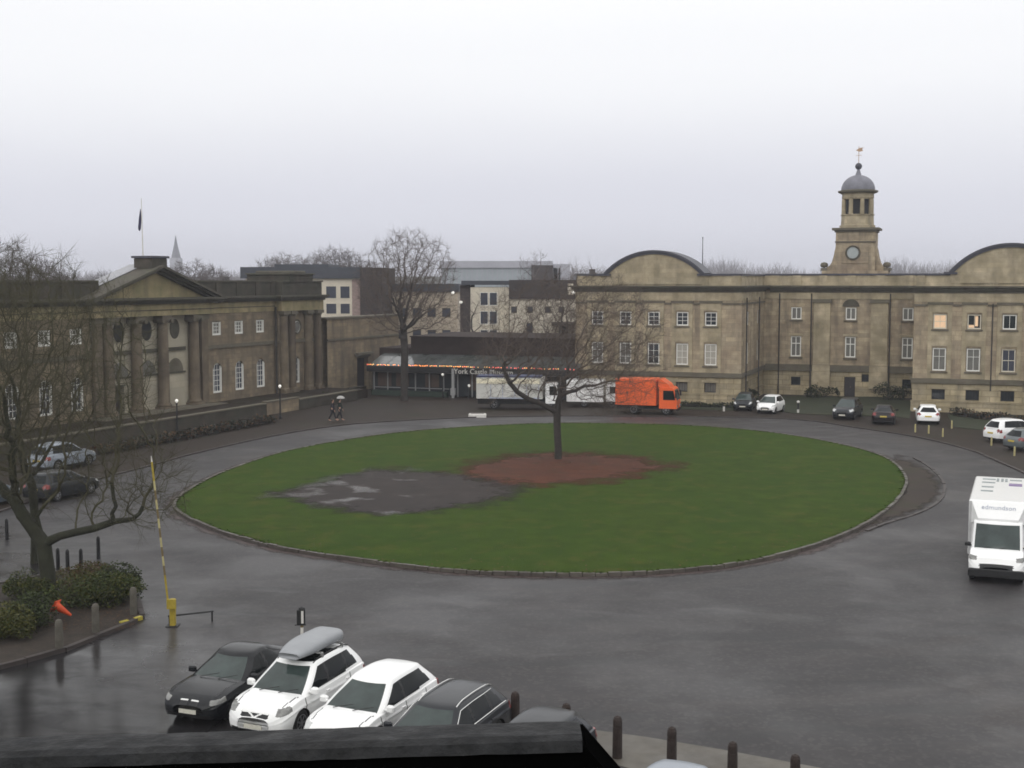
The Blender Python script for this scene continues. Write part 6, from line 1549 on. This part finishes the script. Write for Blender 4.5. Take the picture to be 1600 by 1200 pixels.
car('hatchback_car', 'dark car glimpsed through the twigs of the mossy tree', 'car', (-24.0, 67.6, 0), 22, 'hatch', P_GREY, False, far)

# ================================================================== street furniture
M_TIMB = mat('dark_weathered_timber', (0.035, 0.025, 0.022), .85, .35, 5, bump=.4); M_GPOST = mat('grey_weathered_post', (0.10, 0.09, 0.075), .85, .3, 4, tint=(0.05, 0.05, 0.035), tscale=1.5)
M_YEL = mat('yellow_paint', (0.33, 0.25, 0.03), .5, .2, 6); M_YELP = mat('pale_yellow_post', (0.42, 0.37, 0.18), .5, .15, 5); M_WPOST = mat('white_post_paint', (0.62, 0.60, 0.56), .5, .1, 5); M_REDP = mat('red_band_paint', (0.15, 0.11, 0.05), .5, .15, 5)
def bollard(label, loc, h, r, m, group, name='timber_bollard', cap=True):
    t = thing(name, label, 'bollard', loc, 0, group)
    MB().lathe([(r * 1.08, -.05), (r * 1.05, .1), (r, h * .72), (r * .98, h * .74)], (0, 0, 0), 12).build('post', m, t)
    MB().lathe([(r * .94, h * .742), (r * .98, h * .8), (r * .95, h * .9), (r * .7, h * .97), (.01, h)], (0, 0, 0), 12).build('head', m, t); return t
BL = [(805, 1080, 'timber bollard just behind the dark estate car'), (885, 1098, 'timber bollard whose head shows above the hidden grey car'), (965, 1118, 'tallest-looking timber bollard, first right of the low wall end'), (1050, 1135, 'timber bollard behind the pale car roof, second right of the wall end'),
      (1145, 1158, 'timber bollard third right of the wall end, beside the pale path'), (1243, 1178, 'timber bollard furthest right of the row, cut by the bottom edge'), (912, 1130, 'timber bollard touching the end of the low wall in view')]
for px, py, lab in BL:
    p = G(px, py, 1.05); p.z = 0; bollard(lab, p, 1.05, .115, M_TIMB, 'timber bollards edging the car park')
for px, py, lab in ((93, 1019, 'grey post at the near kerb of the planted bed'), (150, 992, 'grey post in the middle of the front kerb of the bed'), (209, 964, 'grey post at the road corner of the planted bed')):
    bollard(lab, G(px, py), 1.05, .12, M_GPOST, 'grey posts round the planted bed', 'stone_bollard')
for px, py, lab in ((91, 893, 'black bollard nearest the mossy trunk on the road side'), (106, 895, 'black bollard with a pale top, middle of the three by the trunk'), (127, 894, 'short black bollard with a reddish band right of the three'), (154, 873, 'thin black bollard standing alone beyond the three'), (11, 843, 'black bollard at the left edge beyond the bed')):
    bollard(lab, G(px, py), .95, .075, MS['black'], 'black bollards beyond the planted bed', 'iron_bollard')
for px, py, lab in ((1430, 676, 'yellow bollard under the tail of the white hatchback'), (1451, 678, 'yellow bollard second from left before the right wing'), (1473, 683, 'yellow bollard nearest the road before the right wing'), (1487, 670, 'pale yellow bollard set back near the hedge'), (1549, 697, 'yellow bollard beside the rear of the white tall car'), (1585, 713, 'yellow bollard in front of the grey green hatchback')):
    bollard(lab, G(px, py), .66, .06, M_YELP, 'yellow bollards by the right wing', 'yellow_bollard')
p = G(1247, 646); wp = thing('marker_post', 'thin dark post with a white top and white foot on the grass strip', 'post', p)
MB().tube((0, 0, 0), (0, 0, .35), .1).build('white_foot', M_WPOST, wp); MB().tube((0, 0, .351), (0, 0, .9), .08).build('post', MS['black'], wp); MB().lathe([(.02, .9), (.13, .95), (.14, 1.05), (.05, 1.12)], (0, 0, 0), 10).build('cap', M_WPOST, wp)
p = G(1131, 643); wp2 = thing('marker_post', 'short white marker post left of the dark grey small car', 'post', p); MB().tube((0, 0, 0), (0, 0, .45), .09).build('post', M_WPOST, wp2); MB().lathe([(.1, .45), (.1, .5), (.02, .54)], (0, 0, 0), 8).build('cap', MS['black'], wp2)
# raised height barrier
hb = thing('raised_barrier', 'yellow barrier post with its long striped arm swung up', 'barrier', (-11.32, 41.95, 0))
MB().bbox(-.09, .09, -.10, .10, .0, .92, .02).build('post', M_YEL, hb); MB().box(-.2, .2, -.2, .2, 0, .03).build('base_plate', M_TRIM, hb)
mb = MB(); d = Vector((-.42, -.05, 4.75)); s0 = Vector((-.12, -.1, .8)); n = 15; col_ = [MB(), MB(), MB()]
for i in range(n):
    k = 0 if i >= n - 2 else (1 if i % 2 else 2); 
    if i in (0, 1, 2): k = 0
    col_[k].tube(s0 + d * i / n, s0 + d * (i + .985) / n, .036, .033, 8)
col_[0].build('arm', M_YEL, hb); col_[1].build('arm_stripe', M_REDP, hb); col_[2].build('arm_stripe', M_YELP, hb)
MB().tube(s0 + d * .998, s0 + d * 1.04, .03, .01, 6).build('arm_tip', M_WPOST, hb)
mb = MB(); mb.box(-.14, .16, -.22, -.132, .62, .95); mb.build('hinge', M_YEL, hb)
cr = thing('barrier_rest', 'thin dark bar on a low stand beside the yellow barrier post', 'barrier', (-11.1, 42.2, 0)); MB().tube((-.45, 0, .26), (1.0, .35, .34), .03).build('bar', MS['black'], cr); MB().tube((.95, .34, 0), (.95, .34, .32), .03).build('leg', MS['black'], cr); MB().tube((-.4, .01, 0), (-.4, .01, .26), .03).build('leg', MS['black'], cr)
# sign post behind the parked cars
sp_ = thing('parking_sign', 'slim sign post with a dark-framed pale panel behind the roof box car', 'sign', (-6.12, 36.6, 0), R(8)); sp_.scale = (.85, .85, .83)
MB().tube((0, 0, 0), (0, 0, 2.3), .05, n=10).build('post', M_WPOST, sp_); MB().tube((0, 0, 1.72), (0, 0, 1.8), .056, n=10).build('red_band', M_REDP, sp_)
MB().bbox(-.17, .12, -.10, -.052, 1.84, 2.36, .02).build('frame', M_TRIM, sp_); MB().box(-.02, .06, -.112, -.102, 1.88, 2.32).build('panel', M_WPOST, sp_)
mb = MB(); mb.lathe([(.02, 2.3), (.12, 2.34), (.1, 2.42), (.02, 2.46)], (0, 0, 0), 10); mb.build('cap', M_TRIM, sp_); MB().box(-.24, .14, -.07, -.02, 1.80, 1.838).build('shelf', M_TRIM, sp_)
# fallen cone in the bed
tc_ = thing('traffic_cone', 'orange traffic cone toppled among the shrubs of the bed', 'cone', G(88, 966, .1)); M_ORC = mat('orange_cone_plastic', (0.62, 0.075, 0.018), .5, .15, 4)
Mx = Matrix.Translation((0, 0, .42)) @ Matrix.Rotation(R(118), 4, 'Y') @ Matrix.Rotation(R(10), 4, 'X')
mb = MB(); mb.lathe([(.19, 0), (.15, .05), (.04, .62), (.02, .63)], (0, 0, 0), 14); mb.v = [tuple(Mx @ Vector(v)) for v in mb.v]; mb.build('cone', M_ORC, tc_, True)
mb = MB(); mb.box(-.2, .2, -.2, .2, -.03, -.002, M=Mx); mb.build('foot', M_ORC, tc_)
# lamps with white globes
def lamp(label, loc, h, r=.13):
    t = thing('globe_lamp', label, 'lamp', loc, 0, 'globe lamps before the stone buildings')
    mb = MB(); mb.lathe([(.11, 0), (.11, .25), (.07, .32), (.05, h - .35), (.06, h - .32), (.09, h - .18)], (0, 0, 0), 10); mb.build('post', MS['black'], t)
    mb = MB(); mb.lathe([(.03, h - .17)] + [(r * math.sin(a), h - r * math.cos(a)) for a in np.linspace(.4, math.pi - .05, 9)], (0, 0, 0), 12); mb.build('globe', M_GLOBE, t, True); return t
lamp('globe lamp on a dark post in front of the coupled columns', G(438, 655), 2.75)
lamp('globe lamp on a dark post before the columned front', G(277, 674), 2.35)
lamp('globe lamp by the museum doorway', (-6.8, 125.2, 0), 2.3)
lamp('small low lamp inside the shelter beside the white lorry', (-4.2, 124.6, 0), 1.25)
for (x, y, z, lab, par_) in ((7.6, 158.9, 10.0, 'white wall lamp under the dark roof of the cream terrace block', 0), (-7.55, 164.4, 9.9, 'white wall lamp on the brick strip of the cream block', 0), (-6.55, 164.8, 8.7, 'lower white wall lamp on the corner of the cream block', 0)):
    t = thing('wall_lamp', lab, 'lamp', (x, y, z), 0, 'wall lamps on the background blocks'); MB().lathe([(.02, -.2), (.2, -.1), (.22, .05), (.1, .18)], (0, -.15, 0), 10).build('globe', M_GLOBE, t, True); MB().box(-.04, .04, -.1, .3, -.04, .04).build('bracket', MS['black'], t)
# flag, mast, pale block on the road edge
FBm = Matrix.Translation(FB.location) @ Matrix.Rotation(R(67), 4, 'Z')
fp = thing('flagpole', 'white flagpole with a furled dark blue flag above the pediment', 'flagpole', FBm @ Vector((-8.4, .2, 13.46)))
MB().tube((0, 0, 0), (-.03, 0, 4.6), .055, .03).build('pole', M_WPOST, fp)
mb = MB(); vs = []; fs = []; m = 8
for i, (z, rr_) in enumerate([(3.75, .03), (3.5, .06), (3.1, .10), (2.7, .13), (2.4, .14), (2.15, .11), (2.0, .03)]):
    for j in range(m): a = 2 * math.pi * j / m; q = rr_ * (1 + .35 * math.sin(3 * a + i)); vs.append((-.12 - .02 * i + q * math.cos(a) * .8, q * math.sin(a) * .7, z))
fs = [(i * m + j, i * m + (j + 1) % m, (i + 1) * m + (j + 1) % m, (i + 1) * m + j) for i in range(6) for j in range(m)] + [tuple(range(m - 1, -1, -1)), tuple(6 * m + k for k in range(m))]
mb.add(vs, fs); mb.build('flag', mat('navy_flag_cloth', (0.03, 0.026, 0.07), .8, .3, 3), fp, True)
ms = thing('roof_mast', 'thin bare mast rising from the roof right of the left arched gable', 'mast', (18.3, 123.5, 11.9)); MB().tube((0, 0, 0), (0, 0, 3.6), .05, .03).build('pole', MS['black'], ms); MB().lathe([(.02, 3.6), (.08, 3.66), (.02, 3.74)], (0, 0, 0), 8).build('tip', MS['black'], ms)
pb = thing('pale_block', 'pale concrete block lying at the far kerb left of the white lorry', 'block', G(746, 652)); mb = MB(); mb.bbox(-.75, .75, -.35, .35, -.0, .32, .07); mb.build('slab', M_WPOST, pb); MB().box(-.55, .55, -.2, .2, .321, .36).build('lifting_bar', M_KERB, pb)

# ================================================================== two people walking on the paving
M_COAT = mat('dark_coat_cloth', (0.014, 0.014, 0.02), .9, .3, 6); M_COAT2 = mat('dark_green_coat_cloth', (0.014, 0.02, 0.016), .9, .3, 6); M_SKIN = mat('skin', (0.36, 0.22, 0.16), .6, .06, 8); M_HAIR = mat('dark_hair', (0.02, 0.014, 0.01), .7, .2, 8); M_TROU = mat('dark_trouser_cloth', (0.012, 0.012, 0.016), .9, .2, 5)
def skin_obj(name, pts, edges, rad, m, parent, sub=2):
    me = bpy.data.meshes.new(name); me.from_pydata(pts, edges, []); o = bpy.data.objects.new(name, me); COL.objects.link(o)
    o.modifiers.new('s', 'SKIN'); 
    for i, v in enumerate(me.skin_vertices[0].data): v.radius = (rad[i], rad[i]) if not isinstance(rad[i], tuple) else rad[i]; v.use_root = (i == 0)
    ss = o.modifiers.new('u', 'SUBSURF'); ss.levels = sub; ss.render_levels = sub
    dg = bpy.context.evaluated_depsgraph_get(); dg.update(); nm_ = bpy.data.meshes.new_from_object(o.evaluated_get(dg)); bpy.data.objects.remove(o)
    nm_.name = name; nm_.materials.clear(); nm_.materials.append(m); nm_.polygons.foreach_set('use_smooth', [True] * len(nm_.polygons))
    q = bpy.data.objects.new(name, nm_); COL.objects.link(q); q.parent = parent; return q
def person(label, loc, az, coat, st=.28, bag=False):
    t = thing('person', label, 'person', loc, R(90 - az))      # local x = forward
    pts = [(0, 0, .95), (0, 0, 1.15), (.0, 0, 1.36), (0, 0, 1.46), (.015, 0, 1.53)]; ed = [(0, 1), (1, 2), (2, 3), (3, 4)]; rd = [(.16, .13), (.16, .125), (.17, .12), (.065, .065), (.055, .055)]
    def chain(a, P, r_):
        k = a
        for p, q in zip(P, r_): pts.append(p); rd.append(q); ed.append((k, len(pts) - 1)); k = len(pts) - 1
        return k
    for s in (-1, 1):
        f = s * st
        chain(0, [(0, s * .1, .88), (f * .45, s * .1, .5), (f * (.9 if f > 0 else 1.1), s * .1, .10), (f * (.9 if f > 0 else 1.1) + .09, s * .1, .05), (f + .18, s * .11, .04)], [.095, .068, .048, .045, .035])
        k = chain(2, [(0, s * .2, 1.38), (-f * .35, s * .26, 1.12), (-f * .4 + .08, s * .24, .9), (-f * .4 + .10, s * .24, .82)], [.07, .05, .038, .034])
        for q in range(4): chain(k, [(-f * .4 + .105 + .012 * q, s * (.235 + .0), .765 - .008 * (q % 2)), (-f * .4 + .12 + .012 * q, s * .225, .725)], [.009, .008])
        chain(k, [(-f * .4 + .14, s * .22, .79), (-f * .4 + .155, s * .215, .765)], [.010, .008])
    skin_obj('body', pts, ed, rd, M_SKIN, t)
    # coat and trousers over the body
    cp_, ce, cr_ = [(0, 0, .72), (0, 0, .95), (0, 0, 1.15), (0, 0, 1.37), (0, 0, 1.47)], [(0, 1), (1, 2), (2, 3), (3, 4)], [(.22, .17), (.19, .155), (.185, .15), (.20, .145), (.085, .085)]
    for s in (-1, 1):
        f = s * st; b = len(cp_); cp_ += [(0, s * .21, 1.385), (-f * .35, s * .265, 1.12), (-f * .4 + .075, s * .245, .9)]; ce += [(3, b), (b, b + 1), (b + 1, b + 2)]; cr_ += [.085, .066, .052]
    skin_obj('coat', cp_, ce, cr_, coat, t)
    tp, te, tr = [(0, 0, .93)], [], [(.155, .125)]
    for s in (-1, 1):
        f = s * st; b = len(tp); tp += [(0, s * .1, .86), (f * .45, s * .1, .5), (f * (.9 if f > 0 else 1.1), s * .1, .12)]; te += [(0, b), (b, b + 1), (b + 1, b + 2)]; tr += [.105, .08, .062]
    skin_obj('trousers', tp, te, tr, M_TROU, t)
    mb = MB(); mb.lathe([(.01, 1.505), (.05, 1.515), (.066, 1.55), (.074, 1.60), (.078, 1.65), (.072, 1.70), (.045, 1.735), (.005, 1.745)], (0, 0, 0), 16)
    mb.v = [(x * 1.2 + .015, y, z) for x, y, z in mb.v]; hd = mb.build('head', M_SKIN, t, True)
    mb = MB(); mb.add([(.10, -.012, 1.60), (.10, .012, 1.60), (.128, 0, 1.607), (.105, 0, 1.64)], [(0, 2, 1), (0, 3, 2), (1, 2, 3)])
    for s in (-1, 1): mb.lathe([(.004, -.012), (.02, -.006), (.02, .006), (.004, .012)], (.01, s * .08, 1.62), 8, axis='y')
    mb.build('nose_and_ears', M_SKIN, hd)
    mb = MB()
    for s in (-1, 1): mb.box(.098, .107, s * .03 - .011, s * .03 + .011, 1.632, 1.642)
    mb.box(.098, .106, -.02, .02, 1.565, 1.571); mb.build('eyes_and_mouth', M_HAIR, hd)
    mb = MB(); mb.lathe([(.081, 1.60), (.085, 1.66), (.079, 1.715), (.05, 1.75), (.005, 1.76)], (0, 0, 0), 16); mb.v = [(x * 1.18 - .012, y, z + (.03 if x > .03 else 0) * (1 if z < 1.65 else 0)) for x, y, z in mb.v]; mb.build('hair', M_HAIR, t, True)
    return t
p1 = person('person in a long dark coat walking on the paving, left of a pair', G(520, 658), 95, M_COAT)
p2 = person('person in a dark green coat walking on the paving, right of a pair', G(531, 657), 98, M_COAT2, -.26)
for p in (p1, p2): p.location.z = .03
M_UMB = mat('pale_umbrella_cloth', (0.34, 0.33, 0.32), .7, .1, 3)
um = thing('umbrella', 'pale umbrella held low over the pair of walking people', 'umbrella', G(531, 657)); mb = MB()
mb.lathe([(.50, 1.80), (.42, 1.90), (.25, 1.98), (.02, 2.02)], (.12, 0, 0), 12, caps=False); mb.lathe([(.02, 2.005), (.25, 1.965), (.42, 1.885), (.49, 1.795)], (.12, 0, 0), 12, caps=False); mb.build('canopy', M_UMB, um, True); MB().tube((.12, 0, .85), (.12, 0, 2.06), .012, n=6).build('shaft', MS['black'], um)
um.location.z = .03; um.scale = (.7, .7, 1)
# ================================================================== damp air between here and the far blocks
hz = MB(); hz.box(-1050, 1050, -30, 1200, -1.3, 34)
hm_ = bpy.data.materials.new('damp_haze'); hm_.use_nodes = True; t = hm_.node_tree
for n in list(t.nodes):
    if n.type == 'BSDF_PRINCIPLED': t.nodes.remove(n)
pv = t.nodes.new('ShaderNodeVolumePrincipled'); pv.inputs['Color'].default_value = (0.86, 0.88, 0.95, 1); pv.inputs['Density'].default_value = 0.00045; pv.inputs['Anisotropy'].default_value = 0.2
t.links.new(pv.outputs[0], [n for n in t.nodes if n.type == 'OUTPUT_MATERIAL'][0].inputs['Volume'])
ho = hz.build('haze', hm_); ho['kind'] = 'stuff'; ho['label'] = 'damp grey air that pales the far blocks and trees'
